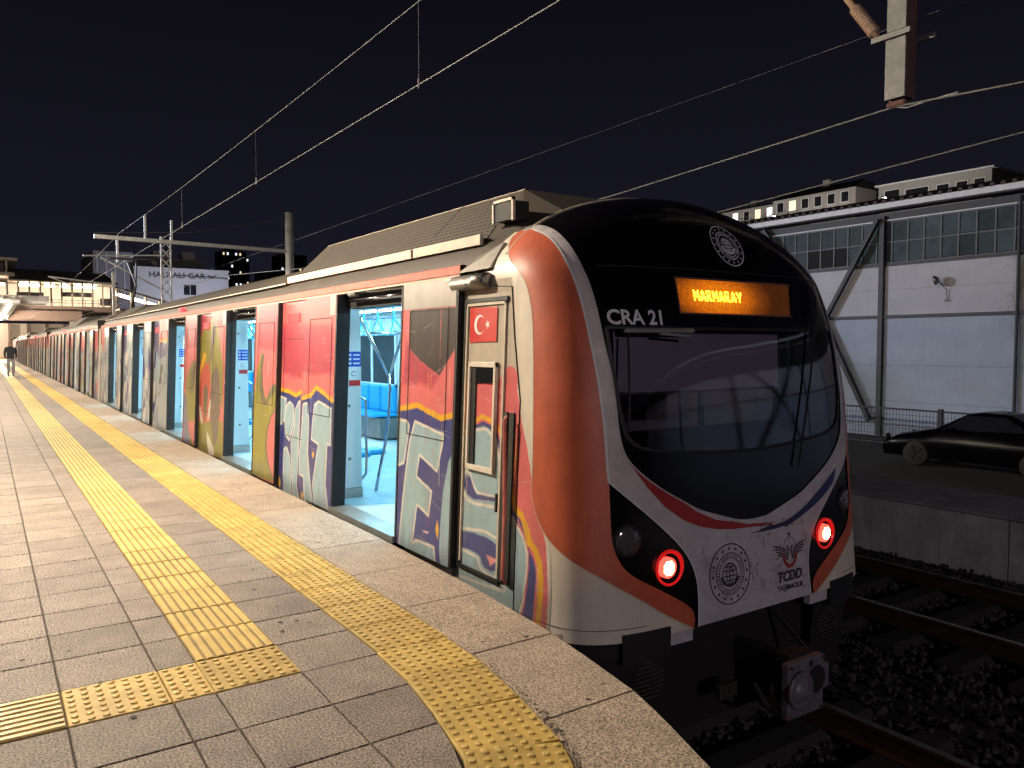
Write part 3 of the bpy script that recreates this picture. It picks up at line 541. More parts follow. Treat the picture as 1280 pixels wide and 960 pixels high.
for s, f in ((0, lambda p: p), (1, mir)):
    orange = OL + list(reversed(OH)) + list(reversed(OR_))
    patch('orange_panel', f(orange), .007, 'orange', CAR, .05)
    cream = [(-.10, -.21), (.3, -.21), (.7, -.21), (1.19, -.215)] + list(reversed(OL)) + [(-.3, 2.33), (-.3, 2.0), (-.12, 1.9), (-.10, 1.0)]
    patch('cream_panel', f(cream), .0035, 'body_cream', CAR, .05)
white = list(reversed(WH)) + list(reversed(OR_)) + [(-.195, 2.327), (-.15, 2.345)] + WI[1:]
white = [p for i, p in enumerate(white)]
patch('white_panel', white + list(reversed(mir(white)))[1:], .005, 'white_gel', CAR, .045)
patch('red_stripe', RED, .0075, 'red_gel', CAR, .04)
patch('blue_stripe', smooth_chain(BLUE, 1), .0075, 'blue_gel', CAR, .04)
patch('windscreen', wpoly, -.004, 'windscreen', CAR, .06)
def nose_ribbon(name, chain, w, off, mat, parent):
    c = [(t * KT, float(vz(np.array(z)))) for t, z in chain]; mb = MB(); P, F = mb.ribbon(c, w)
    P = np.array(P); mb.add(n_off(P[:, 0] / KT, P[:, 1], off).tolist(), F); return recalc(mb.build(name, mat, parent))
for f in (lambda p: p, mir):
    nose_ribbon('edge_line', f(OR_ + OH[:1]), .011, .0085, 'mark_white', CAR)  # bright ribbon paints the highlight along the orange edge
    nose_ribbon('edge_line', f(WH), .007, .0085, 'mark_white', CAR)
    nose_ribbon('edge_line', f(OL), .006, .0085, 'roof_trim', CAR)
    nose_ribbon('edge_line', f(WI), .007, .009, 'white_gel', CAR)
for f in (lambda p: p, mir):
    nose_ribbon('panel_seam', f([(t, -.115 - .02 * t) for t in np.linspace(.28, .98, 24)]), .004, .0055, 'rubber', CAR)
    nose_ribbon('panel_seam', f([(.30 + .02 * k, -.21 + .05 * k) for k in range(9)]), .004, .0055, 'rubber', CAR)
nose_ribbon('mask_seam', [(t, 2.03 + .02 * math.sin(t)) for t in np.linspace(.82, PI - .82, 40)], .008, .002, 'black_matt', CAR)
# windscreen rubber, blind edge
nose_ribbon('windscreen_seal', dens(wpoly, .03) + [wpoly[0]], .02, .003, 'rubber', CAR)
# emblems and lettering laid on the nose
def on_front(mb, uv, faces, X0, z0, off=.009):
    P = []
    for u, v in uv:
        x, z = X0 + u, z0 + v; P.append((x, float(surfY(np.array(x), np.array(z))) - off, z))
    mb.add(P, faces)
def ring(mb, X0, z0, rx, rz, w, n=48, a0=0., a1=2 * PI, rot=0., off=.009):
    full = abs(a1 - a0 - 2 * PI) < 1e-6
    pts = [(rx * math.cos(a0 + (a1 - a0) * k / n), rz * math.sin(a0 + (a1 - a0) * k / n)) for k in range(n if full else n + 1)]
    pts = [(p[0] * math.cos(rot) - p[1] * math.sin(rot), p[0] * math.sin(rot) + p[1] * math.cos(rot)) for p in pts]
    P, F = mb.ribbon(pts, w, full); on_front(mb, P, F, X0, z0, off)
def star(mb, X0, z0, u, v, r, off=.009):
    pts = [(u + (r if k % 2 == 0 else r * .42) * math.sin(PI * k / 5), v + (r if k % 2 == 0 else r * .42) * math.cos(PI * k / 5)) for k in range(10)]
    on_front(mb, pts + [(u, v)], [(k, (k + 1) % 10, 10) for k in range(10)], X0, z0, off)
def roundel(name, X0, z0, r, mat):
    mb = MB(); ring(mb, X0, z0, r, r, .0075); ring(mb, X0, z0, r * .70, r * .70, .005); ring(mb, X0, z0, r * .54, r * .54, .005)
    for k in range(16): star(mb, X0, z0, r * .85 * math.sin(2 * PI * k / 16), r * .85 * math.cos(2 * PI * k / 16), r * .075)
    for k in range(40):                                        # ring of lettering, too fine to read
        a = 2 * PI * k / 40
        if k % 10 == 5: continue
        c, s = math.cos(a), math.sin(a); h = .03 * r * (1 + (k * 7 % 3) * .4); P, F = mb.ribbon([(c * (r * .62 - h), s * (r * .62 - h)), (c * (r * .62 + h), s * (r * .62 + h))], .006); on_front(mb, P, F, X0, z0)
    for q in (.36, .16): ring(mb, X0 - .02 * r, z0, r * q, r * .36, .006, 24)
    ring(mb, X0 - .02 * r, z0, .004, r * .36, .005, 8)
    for h in (-.2, -.05, .12, .26):
        hw = math.sqrt(max(.36 ** 2 - h * h, .001)) * r; P, F = mb.ribbon([(-hw, h * r), (-hw * .4, h * r - .02 * r), (hw * .4, h * r - .02 * r), (hw, h * r)], .006); on_front(mb, P, F, X0 - .02 * r, z0)
    for q in (.40, .46): ring(mb, X0, z0, r * q, r * q * .9, .009, 16, PI * 1.05, PI * 1.9)
    ring(mb, X0 + .17 * r, z0 + .14 * r, r * .1, r * .1, .006, 12, .7, 2 * PI - .7); star(mb, X0, z0, .27 * r, .16 * r, r * .05)
    return mb.build(name, mat, CAR)
roundel('ministry_emblem', 3.985, .066, .193, 'mark_dark')
roundel('roof_emblem', 4.31, 2.245, .145, 'mark_white')
def nose_text(name, s, size, X0, z0, mat, bold=0., xs=1., shear=0., off=.009, width=None, parent=CAR):
    V, F = text_mesh(s, size, bold); A = np.array(V)
    if width: xs = width / (A[:, 0].max() - A[:, 0].min())
    mb = MB(); on_front(mb, [((x - A[:, 0].min()) * xs + shear * y, y) for x, y, _ in V], F, X0, z0, off); return mb.build(name, mat, parent)
nose_text('car_number', 'CRA 21', .126, 3.135, 1.682, 'mark_white', .0034, off=.006, width=.39)
nose_text('operator_lettering', 'TCDD', .095, 4.455, -.075, 'mark_dark', .004, shear=.15, width=.27)
nose_text('operator_lettering', 'TAŞIMACILIK', .05, 4.455, -.135, 'mark_dark', .0012, width=.285)
mb = MB()                                                     # winged wheel emblem
for s in (-1, 1):
    for k in range(4):
        P, F = mb.ribbon([(s * .035, .02 + .0 * k - .018 * k), (s * .10, .045 - .018 * k), (s * (.168 - .012 * k), .062 - .022 * k)], .011); on_front(mb, P, F, 4.605, .115)
    P, F = mb.ribbon([(s * .03, -.05), (s * .012, .03), (s * .035, .05)], .012); on_front(mb, P, F, 4.605, .115)
star(mb, 4.605, .115, 0, .125, .02)
ring(mb, 4.605, .135, .068, .085, .004, 20, .2, PI - .2)
emb = mb.build('winged_emblem', 'mark_dark', CAR)
mb = MB(); ring(mb, 4.605, .115, .07, .095, .024, 24, PI * 1.05, PI * 1.95); mb.build('red_arc', 'red_gel', emb)
# scrapes and smears on the white front
mb = MB()
for _ in range(70):
    x, z = random.uniform(3.72, 4.8), random.uniform(-.17, .3); a = random.choice((random.uniform(.9, 1.9), random.uniform(-.3, .3))); L = random.uniform(.01, .07)
    P, F = mb.ribbon([(0, 0), (L * .5 * math.cos(a), L * .5 * math.sin(a)), (L * math.cos(a + .3), L * math.sin(a + .3))], random.uniform(.002, .006)); on_front(mb, P, F, x, z, .0072)
for _ in range(26):
    x, z = random.uniform(4.3, 4.62), .318 + random.gauss(0, .012); P, F = mb.ribbon([(0, 0), (random.uniform(.02, .05), random.uniform(-.004, .008))], .007); on_front(mb, P, F, x, z, .0098)
for _ in range(130):                                           # dark specks on the white band
    k = random.randrange(len(WI) - 1); t, z = WI[k]; u = random.uniform(.0, .05); r = random.uniform(.0015, .004); a = n_off(np.array([t - u]), np.array([float(vz(np.array(z)))]), .0095)[0]
    if random.random() < .5: a = n_off(np.array([PI - t + u]), np.array([float(vz(np.array(z)))]), .0095)[0]
    mb.add([(a[0] + r * 1.5, a[1], a[2]), (a[0], a[1], a[2] + r), (a[0] - r * 1.5, a[1], a[2]), (a[0], a[1], a[2] - r)], [(0, 1, 2, 3)])
tag(mb.build('scuff_marks', 'mark_dark', CAR), kind='stuff')
# destination display
disp = MB(); N = 16; uv = [(3.695 + (4.80 - 3.695) * i / N + (.06 * j if i == N else 0), 1.762 + .222 * j) for j in (0, 1) for i in range(N + 1)]
on_front(disp, uv, [(i, i + 1, N + 2 + i, N + 1 + i) for i in range(N)], 0, 0, .006)
disp = disp.build('destination_display', 'display', CAR)
GL = {'M': '10001 11011 11011 10101 10101 10001 10001', 'A': '00100 01110 01010 01010 11011 11111 10001', 'R': '11110 10010 10010 11110 11100 10110 10011', 'Y': '10001 11011 01010 01110 00100 00100 00100'}
mb = MB(); cw = .0098
for k, ch in enumerate('MARMARAY'):
    for r_, row in enumerate(GL[ch].split()):
        for c_, bit in enumerate(row):
            if bit == '1':
                u = k * .0595 + c_ * cw; v = -r_ * .0102; q = .0054
                on_front(mb, [(u - q, v - q), (u + q, v - q), (u + q, v + q), (u - q, v + q)], [(0, 1, 2, 3)], 3.835, 1.908, .009)
mb.build('display_characters', 'led_text', disp)
fr = MB()
for P0, P1 in (((3.68, 1.757), (4.83, 1.757)), ((3.69, 1.99), (4.88, 1.99)), ((3.685, 1.76), (3.695, 1.988))):
    P, F = fr.ribbon([(P0[0] + (P1[0] - P0[0]) * t / 10, P0[1] + (P1[1] - P0[1]) * t / 10) for t in range(11)], .011); on_front(fr, P, F, 0, 0, .0075)
fr.build('display_frame', 'rust', disp)
# lamps
def lamp(x, z, kind, s=1):
    y = float(surfY(np.array(x), np.array(z))); e = .02
    nx = (float(surfY(np.array(x + e), np.array(z))) - float(surfY(np.array(x - e), np.array(z)))) / (2 * e)
    ax = Vector((nx, -1, -.0)).normalized(); c = Vector((x, y, z))
    if kind == 'tail':
        o = MB().lathe(c + ax * -.02, ax, [(0, .112), (.03, .112), (.036, .105), (.03, .097), (.012, .088), (.010, .0)], 28).build('tail_light', 'lamp_red_dim', CAR, True)
        MB().lathe(c + ax * .004 + Vector((-.038, 0, .012)), ax, [(0, .064), (.028, .064), (.034, .055), (.032, .0)], 24).build('lens', 'lamp_red', o, True)
        d = MB()
        for i in range(-5, 6):
            for j in range(-5, 6):
                if i * i + j * j < 22: d.lathe(c + ax * .0375 + Vector((-.038, 0, .012)) + Vector((i * .0098, 0, j * .0098)), ax, [(0, .0046), (.003, .0035)], 6)
        tag(d.build('diodes', 'lamp_core', o), kind='stuff')
    else:
        o = MB().lathe(c + ax * -.02, ax, [(0, .1), (.027, .1), (.03, .093), (.027, .088)], 28).build('headlight', 'black_matt', CAR, True)
        MB().lathe(c + ax * .0, ax, [(.004, .09), (.014, .075), (.02, .04), (.022, 0)], 24).build('lens', 'lens_clear', o, True)
lamp(3.455, .185, 'tail', -1 * -1); lamp(2 * XC - 3.455, .185, 'tail', -1); lamp(3.15, .385, 'head'); lamp(2 * XC - 3.15, .385, 'head')
# wipers
for pts, nm in (([(3.18, 1.05), (3.2, 1.3), (3.235, 1.62)], 'wiper_arm'), ([(4.72, .70), (4.9, 1.25), (5.03, 1.66), (5.12, 2.0)], 'wiper_arm')):
    MB().tube([(x, float(surfY(np.array(x), np.array(z))) - .03, z) for x, z in dens(pts, .08, False) + [pts[-1]]], .008, 6).build(nm, 'black_matt', CAR)
mb = MB(); mb.tube([(x, float(surfY(np.array(x), np.array(1.64))) - .022, 1.642 + .004 * (x - 3.2)) for x in np.linspace(3.22, 3.76, 8)], .016, 6); mb.tube([(x, float(surfY(np.array(x), np.array(1.6))) - .03, 1.625 - .06 * (x - 3.46)) for x in np.linspace(3.46, 3.72, 5)], .010, 6)
mb.build('wiper_blade', 'galv', CAR)
# nose skirt, steps and coupler
for s in (0, 1):
    mb = MB(); n = 26; th = np.linspace(.02, 1.13, n) if s == 0 else np.linspace(PI - .02, PI - 1.13, n)
    for zz, of in ((-.215, -.03), (-.32, -.03), (-.33, -.05), (-.93, -.11)):
        mb.v += [tuple(p) for p in (n_off(th, np.full(n, -.1), of) * (1, 1, 0) + (0, 0, zz)).tolist()]
    mb.f += [(k * n + i, k * n + i + 1, (k + 1) * n + i + 1, (k + 1) * n + i) for k in range(3) for i in range(n - 1)]; mb.mi = [0] * len(mb.f)
    sk = recalc(mb.build('nose_skirt', 'underframe', CAR))
    f = (lambda t: t) if s == 0 else (lambda t: PI - t)
    for a, b, z0, z1, mt in ((.885, 1.07, -.345, -.165, 'black_matt'), (1.072, 1.19, -.30, -.225, 'white_gel')):
        ths = np.linspace(f(a), f(b), 8); ou = n_off(ths, np.full(8, .0), .03 if mt == 'black_matt' else .0); inn = n_off(ths, np.full(8, .0), -.05); m2 = MB()
        P = []
        for q in range(8): P += [(ou[q][0], ou[q][1], z0), (ou[q][0], ou[q][1], z1), (inn[q][0], inn[q][1], z1), (inn[q][0], inn[q][1], z0)]
        F = [(4 * i + k, 4 * i + (k + 1) % 4, 4 * i + 4 + (k + 1) % 4, 4 * i + 4 + k) for i in range(7) for k in range(4)] + [(0, 1, 2, 3), (31, 30, 29, 28)]
        recalc(m2.add(P, F).build('corner_step' if mt == 'black_matt' else 'lower_trim', mt, CAR))
    vt = MB()
    for k in range(9):
        zz = -.62 + .028 * k; hw = math.sqrt(max(.0169 - (zz + .51) ** 2, .0004)); xx = 3.33 if s == 0 else 2 * XC - 3.33
        vt.box(xx - hw, xx + hw, 3.42, 3.47, zz, zz + .012)
    vt.build('vent', 'steel_dark', sk)
MB().box(2.95, 5.54, 3.75, 25.2, -.75, -.22).build('underframe', 'underframe', CAR)
MB().box(3.55, 4.94, 3.5, 3.8, -.95, -.24).build('buffer_beam', 'underframe', CAR)
cp = MB().box(XC - .05, XC + .05, 3.08, 3.7, -.62, -.45); cp.box(XC - .11, XC + .11, 3.0, 3.12, -.72, -.40); cp = cp.build('coupler', 'black_matt', CAR, bevel=.01)
Yf = 2.95
recalc(MB().box(XC - .19, XC + .17, Yf, Yf + .06, -.78, -.42).build('face_plate', 'coupler', cp, bevel=.012))
MB().lathe((XC - .085, Yf, -.6), (0, -1, 0), [(0, .12), (.022, .118), (.028, .105), (.012, .088), (.03, .065), (.055, .035), (.058, 0)], 22).build('cone', 'coupler', cp, True)
MB().lathe((XC + .09, Yf - .001, -.57), (0, -1, 0), [(0, .09), (.004, .088), (.004, .0)], 22).build('cup', 'black_matt', cp)
MB().box(XC + .17, XC + .24, Yf + .01, Yf + .05, -.66, -.5).build('side_lug', 'coupler', cp, bevel=.008)
MB().lathe((XC + .03, Yf - .002, -.455), (0, -1, 0), [(0, .022), (.004, .018), (.004, 0)], 14).build('valve_port', 'black_matt', cp)
for bx, bz in ((-.17, -.44), (-.17, -.76), (.15, -.76), (.15, -.44)): MB().lathe((XC + bx, Yf - .001, bz), (0, -1, 0), [(0, .014), (.012, .012), (.012, 0)], 6).build('bolt', 'steel_dark', cp)
MB().tube([(XC + .3, 3.45, -.3), (XC + .33, 3.2, -.5), (XC + .3, 3.1, -.7), (XC + .22, 3.3, -.8)], .016, 8).build('brake_hose', 'rubber', cp)
MB().tube([(XC - .33, 3.1, -.55), (XC - .33, 3.0, -.66), (XC - .2, 3.02, -.75)], .018, 8).build('brake_hose', 'rubber', cp)
MB().box(XC - .46, XC - .3, 3.25, 3.3, -.69, -.6).build('socket_box', 'steel_dark', CAR, bevel=.006)
# cab interior
cab = MB()
for q in ((2.86, 5.63, -.1, .85), (2.86, 5.63, 1.55, 2.1), (2.86, 3.2, .85, 1.55), (4.5, 5.63, .85, 1.55)): cab.box(q[0], q[1], 5.3, 5.34, q[2], q[3])
cab = cab.build('cab_rear_wall', 'cab_grey', CAR); MB().box(3.2, 4.5, 5.315, 5.325, .85, 1.55).build('added_rear_window', 'cab_glass', cab)  # window added so saloon light glows behind the driver seat
MB().box(2.95, 5.55, 3.75, 5.3, .2, .26).build('cab_floor', 'black_matt', CAR)
MB().add([(3.05, 3.66, .74), (5.44, 3.66, .74), (5.5, 4.25, .92), (3.0, 4.25, .92), (3.05, 3.66, .3), (5.44, 3.66, .3), (5.5, 4.25, .3), (3.0, 4.25, .3)], [(0, 1, 2, 3), (0, 4, 5, 1), (3, 2, 6, 7), (1, 5, 6, 2), (0, 3, 7, 4)]).build('driver_desk', 'black_matt', CAR)
ds = MB().box(3.72, 4.2, 4.55, 4.68, .75, 1.25).build('driver_seat', 'black_matt', CAR, bevel=.06); MB().box(3.7, 4.22, 4.3, 4.7, .62, .75).build('cushion', 'black_matt', ds, bevel=.04)
bl = MB(); xs = np.linspace(3.24, 4.78, 12)
for i, x in enumerate(xs): bl.v += [(x, float(surfY(np.array(x), np.array(1.3))) + .14, 1.255), (x, float(surfY(np.array(x), np.array(1.6))) + .12, 1.72)]
bl.add([], []); bl.f = [(2 * i, 2 * i + 2, 2 * i + 3, 2 * i + 1) for i in range(11)]; bl.mi = [0] * 11
bl = bl.build('sun_blind', 'blind', CAR)
MB().bar((3.24, 3.64, 1.25), (4.78, 3.60, 1.25), .012, .02).build('blind_rail', 'steel_dark', bl)
MB().tube([(3.24, 3.62, .95), (3.23, 3.66, 1.68)], .006, 6).build('blind_cord', 'galv', bl)
MB().lathe((4.21, 3.68, 1.63), (0, -1, 0), [(0, .05), (.02, .052), (.035, .03), (.036, 0)], 16).build('cab_fan', 'galv', CAR, True)
MB().tube([(4.95, 3.62, .95), (4.97, 3.68, 1.66)], .009, 6).build('grab_rail', 'chrome', CAR)
MB().tube([(4.30, 3.9, .95), (4.33, 3.95, 1.24)], .02, 8).build('desk_post', 'black_matt', CAR)

# ------------------------------------------------------------------ train: body, roof and sides
Y_END = 25.42; K = .042
zs = np.concatenate([[2.06], zv(np.linspace(2.1, 3.0132, 18))])
prof = [(XC - float(n_w(np.array(z))), float(z)) for z in zs]; prof = prof[:-1] + [(XC, 2.641)] + [(2 * XC - x, z) for x, z in reversed(prof[:-1])]
def extr(name, prof, y0, y1, mat, parent, smooth=False):
    n = len(prof); mb = MB().add([(x, y, z) for y in (y0, y1) for x, z in prof], [(i, i + 1, n + i + 1, n + i) for i in range(n - 1)]); return recalc(mb.build(name, mat, parent, smooth))
extr('roof', prof, YB + .0, Y_END, 'roof', CAR, True)
mb = MB(); mb.tube([(x, YB + .005, z) for x, z in prof[2:-2]], .011, 6); mb.build('nose_rim', 'roof_trim', CAR)
MB().box(5.69, 5.742, YB, Y_END, -.2, 2.08, -K).build('far_side_wall', 'body_cream', CAR)
extr('gutter', [(2.752 + K * 2.06, 2.055), (2.735 + K * 2.06, 2.062), (2.733 + K * 2.06, 2.118), (2.752 + K * 2.06, 2.126), (2.82 + K * 2.06, 2.126)], 4.83, Y_END, 'gutter_red', CAR)
extr('gutter_lip', [(2.748 + K * 2.06, 2.037), (2.728 + K * 2.06, 2.037), (2.728 + K * 2.06, 2.054), (2.748 + K * 2.06, 2.054)], 4.83, Y_END, 'roof_trim', CAR)

PAL = dict(pink=(.60, .135, .135), pinkp=(.60, .135, .135), dpink=(.40, .055, .08), navy=(.035, .045, .19), blue=(.275, .40, .45), cream=(.66, .60, .52), yel=(.70, .36, .02), olive=(.235, .21, .03), odark=(.12, .105, .06),
           red=(.50, .095, .06), brown=(.13, .095, .075), purple=(.15, .14, .24), greyl=(.33, .375, .40), dark=(.05, .04, .038), body=(.46, .40, .33), tri=(.78, .3, .3), pinkdash=(.74, .45, .4), shadow=(.30, .17, .15))
PAL = {k: np.array(v) for k, v in PAL.items()}
def dist_poly(Y, Z, P, closed=True):
    d = np.full(Y.shape, 9.); n = len(P)
    for i in range(n if closed else n - 1):
        ax, ay = P[i]; bx, by = P[(i + 1) % n]; dx, dy = bx - ax, by - ay; t = np.clip(((Y - ax) * dx + (Z - ay) * dy) / (dx * dx + dy * dy + 1e-12), 0, 1)
        d = np.minimum(d, np.hypot(Y - ax - t * dx, Z - ay - t * dy))
    return d
def lay(C, m, col): m = np.clip(m, 0, 1)[..., None]; C[:] = C * (1 - m) + col * m
def noise2(Y, Z, f, seed=0):
    a = 0
    for k, (p, q, s) in enumerate(((1., .7, .3), (1.9, -1.3, 1.7), (3.1, 2.3, .6))): a = a + np.sin(Y * f * p + Z * f * q + s + seed) * np.cos(Z * f * p * .8 - Y * f * q * .6 + s * 2 + seed * 1.7) / (k + 1)
    return a / 1.8
def paint(Y, Z, layers, cab=False, soft=.0032):
    C = np.empty(Y.shape + (3,)); C[:] = PAL['pink']
    jit = noise2(Y, Z, 38.) * .004
    lay(C, (noise2(Y, Z, 5., 2.) - .1) * .35, PAL['pink'] * .86)
    sig = lambda d: np.clip(.5 - (d + jit) / (2 * soft), 0, 1)
    L = [(k, [(c[i], c[i + 1]) for i in range(0, len(c), 2)]) for k, c in layers]
    if cab: lay(C, sig(1.36 + .06 * np.sin(Y * 17) - Z + .0), PAL['body'])
    for k, P in [q for q in L if q[0] in ('dpink', 'creamR')]:
        d = dist_poly(Y, Z, P) * np.where(inpoly(Y, Z, P), -1, 1)
        lay(C, np.clip(.5 - d / .05, 0, 1) if k == 'dpink' else sig(d), PAL['dpink' if k == 'dpink' else 'cream'])
    if cab:
        for k, P in L:
            if k == 'edge_navy':
                Q = P + [(P[-1][0] + .02, -.4), (5.2, -.4), (5.2, P[0][1])]; d = dist_poly(Y, Z, Q) * np.where(inpoly(Y, Z, Q), -1, 1); lay(C, sig(d), PAL['blue'])
    else:
        for k, P in L:
            if k == 'band':
                A = np.array(sorted(P)); zl = np.interp(Y, A[:, 0], A[:, 1]); m = ((Y >= A[0, 0] - .004) & (Y <= A[-1, 0] + .004)).astype(float)
                lay(C, sig(Z - zl) * m, PAL['navy'])
    for k, P in L:
        if k in ('dpink', 'creamR') or (k == 'edge_navy' and not cab) or k in ('band', 'band2'): continue
        ins = inpoly(Y, Z, P); d = dist_poly(Y, Z, P) * np.where(ins, -1, 1)
        if k == 'edge_navy': lay(C, sig(np.abs(dist_poly(Y, Z, P, False)) - .014), PAL['navy']); continue
        if k in ('letter', 'lobe', 'letterb', 'letterb2'):
            lay(C, sig(d), PAL['cream']); lay(C, sig(d + .02), PAL['blue'])
        else: lay(C, sig(d), PAL[k])
    for k, P in L:
        if k in ('band', 'band2'):
            D = dist_poly(Y, Z, P, False) + noise2(Y, Z, 70., 4.) * .0025; w = .016 if cab and k == 'band' else .022; lay(C, sig(D - w), PAL['yel'])
    rg = np.random.default_rng(int(abs(Y[0, 0]) * 100))            # runs of paint, scrapes and grime along the lower edge
    for _ in range(16):
        yy, z1 = rg.uniform(Y.min(), Y.max()), rg.uniform(.1, 1.5); ln = rg.uniform(.04, .3); col = PAL[('navy', 'cream', 'yel', 'dpink')[rg.integers(4)]]
        lay(C, np.clip(1.5 - np.abs(Y - yy) / .0028, 0, 1) * ((Z < z1) & (Z > z1 - ln)) * .8, col)
    for _ in range(22):
        yy, zz, ln, sl = rg.uniform(Y.min(), Y.max()), rg.uniform(0, 2), rg.uniform(.02, .14), rg.normal() * .3
        t = Y - yy; lay(C, np.clip(1.4 - np.abs(Z - zz - sl * t) / .0022, 0, 1) * (np.abs(t) < ln) * .55, np.array((.55, .5, .46)))
    lay(C, np.clip((.16 + .10 * noise2(Y, Z * .3, 26., 1.) - Z) * 2.2, 0, .5), np.array((.13, .105, .085)))
    lay(C, np.clip(noise2(Y, Z * .35, 19., 6.) - .35, 0, .5) * .5, np.array((.2, .15, .13)))
    return C
def paint_panel(name, y0, y1, z0, z1, x0, layers, step, parent, cab=False, fn=None):
    ny, nz = max(2, int((y1 - y0) / step) + 1), max(2, int((z1 - z0) / step) + 1)
    Y, Z = np.meshgrid(np.linspace(y0, y1, ny), np.linspace(z0, z1, nz), indexing='ij')
    if cab:
        w = n_w(Z); X = XC - w * np.maximum(1 - np.where(Y < YB, (YB - Y) / n_L(Z), 0) ** n_e(Z), 0) ** (1 / n_e(Z)) - .0048
    else: X = x0 + K * Z
    C = fn(Y, Z) if fn else paint(Y, Z, layers, cab)
    off = BASE.get(rootof(parent).name, Vector((0, 0, 0))); V = np.stack([X - off[0], Y - off[1], Z - off[2]], -1).reshape(-1, 3)
    I = np.arange(ny * nz).reshape(ny, nz); F = np.stack([I[:-1, :-1], I[:-1, 1:], I[1:, 1:], I[1:, :-1]], -1).reshape(-1, 4)
    if cab:
        q = [c for k, c in layers if k == 'creamR'][0]; q = [(q[i], q[i + 1]) for i in range(0, len(q), 2)]; D = dist_poly(Y, Z, q); deep = inpoly(Y, Z, q) & (D > .02) & (Z < 1.25) | (Y < 4.045 + np.clip((Z - 1.2) * .18, 0, .2)) & (Z > 1.15)
        F = F[~deep.ravel()[F].all(1)]
    me = bpy.data.meshes.new(name); me.vertices.add(len(V)); me.vertices.foreach_set('co', V.ravel())
    me.loops.add(F.size); me.loops.foreach_set('vertex_index', F.ravel()); me.polygons.add(len(F)); me.polygons.foreach_set('loop_start', np.arange(0, F.size, 4))
    me.update(calc_edges=True); ca = me.color_attributes.new('Col', 'FLOAT_COLOR', 'POINT'); ca.data.foreach_set('color', np.concatenate([C.reshape(-1, 3), np.ones((ny * nz, 1))], 1).astype(np.float32).ravel())
    me.materials.append(MAT['painted']); me.validate(); return link(name, me, parent)
def stripes(seed, base=None):
    rg = np.random.default_rng(seed); cs = [PAL[k] for k in ('greyl', 'blue', 'purple', 'brown', 'body', 'greyl', 'olive', 'navy', 'pink')]
    ph = rg.uniform(0, 9, 8); pick = rg.permutation(len(cs)); topc = PAL['pink'] if rg.random() < .6 else PAL['body']
    if base: cs = [PAL[k] for k in ('greyl', 'blue', 'purple', 'greyl', 'navy', 'cream', 'blue')]; pick = [0, 1, 2, 3, 4, 5, 6]; topc = PAL[base]
    def fn(Y, Z):
        C = np.empty(Y.shape + (3,)); C[:] = cs[pick[0]]
        for k in range(1, 6):
            v = np.sin(Y * (5 + k) + ph[k] + 1.2 * np.sin(Z * 2.2 + ph[k - 1])) + .6 * np.sin(Z * (3 + k) + ph[k + 1] + Y * 2); lay(C, np.clip((v - .75) * 14, 0, 1), cs[pick[k]])
            lay(C, np.clip(1 - np.abs(v - .75) * 11, 0, 1), PAL['navy' if k % 2 else 'cream'])
        lay(C, np.clip((Z - 1.45 - .12 * np.sin(Y * 6 + ph[0])) * 30, 0, 1), topc * .9)
        return C
    return fn
OPEN = [(5.64 + 4.05 * i, 7.06 + 4.05 * i) for i in range(5)]
PD = {(0, 'R'): P_L1R, (0, 'L'): P_L1L, (1, 'R'): P_L2R, (1, 'L'): P_L2L, (2, 'R'): P_L3R, (2, 'L'): P_L3L}
PW = {0: P_W1, 1: P_W2}
def leaf(i, side, y0, y1):
    lf = MB().box(2.692, 2.738, y0, y1, -.03, 2.03, K).build('door_leaf', 'steel_dark', CAR)
    st = .006 if i == 0 else (.012 if i == 1 else .02)
    ztop = 1.83 if (i, side) == (0, 'R') else 2.028
    if (i, side) in PD: paint_panel('graffiti', y0 + .004, y1 - .004, -.027, ztop, 2.690, PD[(i, side)], st, lf)
    else: paint_panel('graffiti', y0 + .004, y1 - .004, -.027, ztop, 2.690, None, .02, lf, fn=stripes(i * 7 + (side == 'L'), 'greyl'))
    if ztop < 2: MB().box(2.6885, 2.691, y0 + .004, y1 - .004, 1.832, 2.028, K).build('top_plate', 'steel', lf)
    ya, yb = (y0 + .11, y1 - .13) if side == 'R' else (y0 + .1, y1 - .16); g_ = MB(); za, zb = .86, 1.82
    for (p, q, r, s) in ((ya, ya + .007, za, zb), (yb - .007, yb, za, zb), (ya, yb, za, za + .006), (ya, yb, zb - .008, zb)): g_.box(2.6872, 2.6898, p, q, r, s, K)
    g_.build('window_seal', 'rubber', lf)
    MB().box(2.686, 2.742, (y0 - .03) if side == 'L' else (y1 + .0), y0 if side == 'L' else (y1 + .025), -.02, 2.02, K).build('leading_seal', 'rubber', lf)
    if side == 'R': MB().box(2.691, 2.74, y0 - .022, y0, -.03, 2.03, K).build('trailing_seal', 'rubber', lf)
    else:
        hb = MB(); hb.box(2.682, 2.70, y0 - .026, y0 - .012, 1.02, 1.10, K); hb.build('latch', 'galv', lf)
        if i < 4: MB().box(2.6882, 2.6905, y0 + .02, y0 + .16, 1.84, 2.026, K).build('top_plate', 'steel', lf)
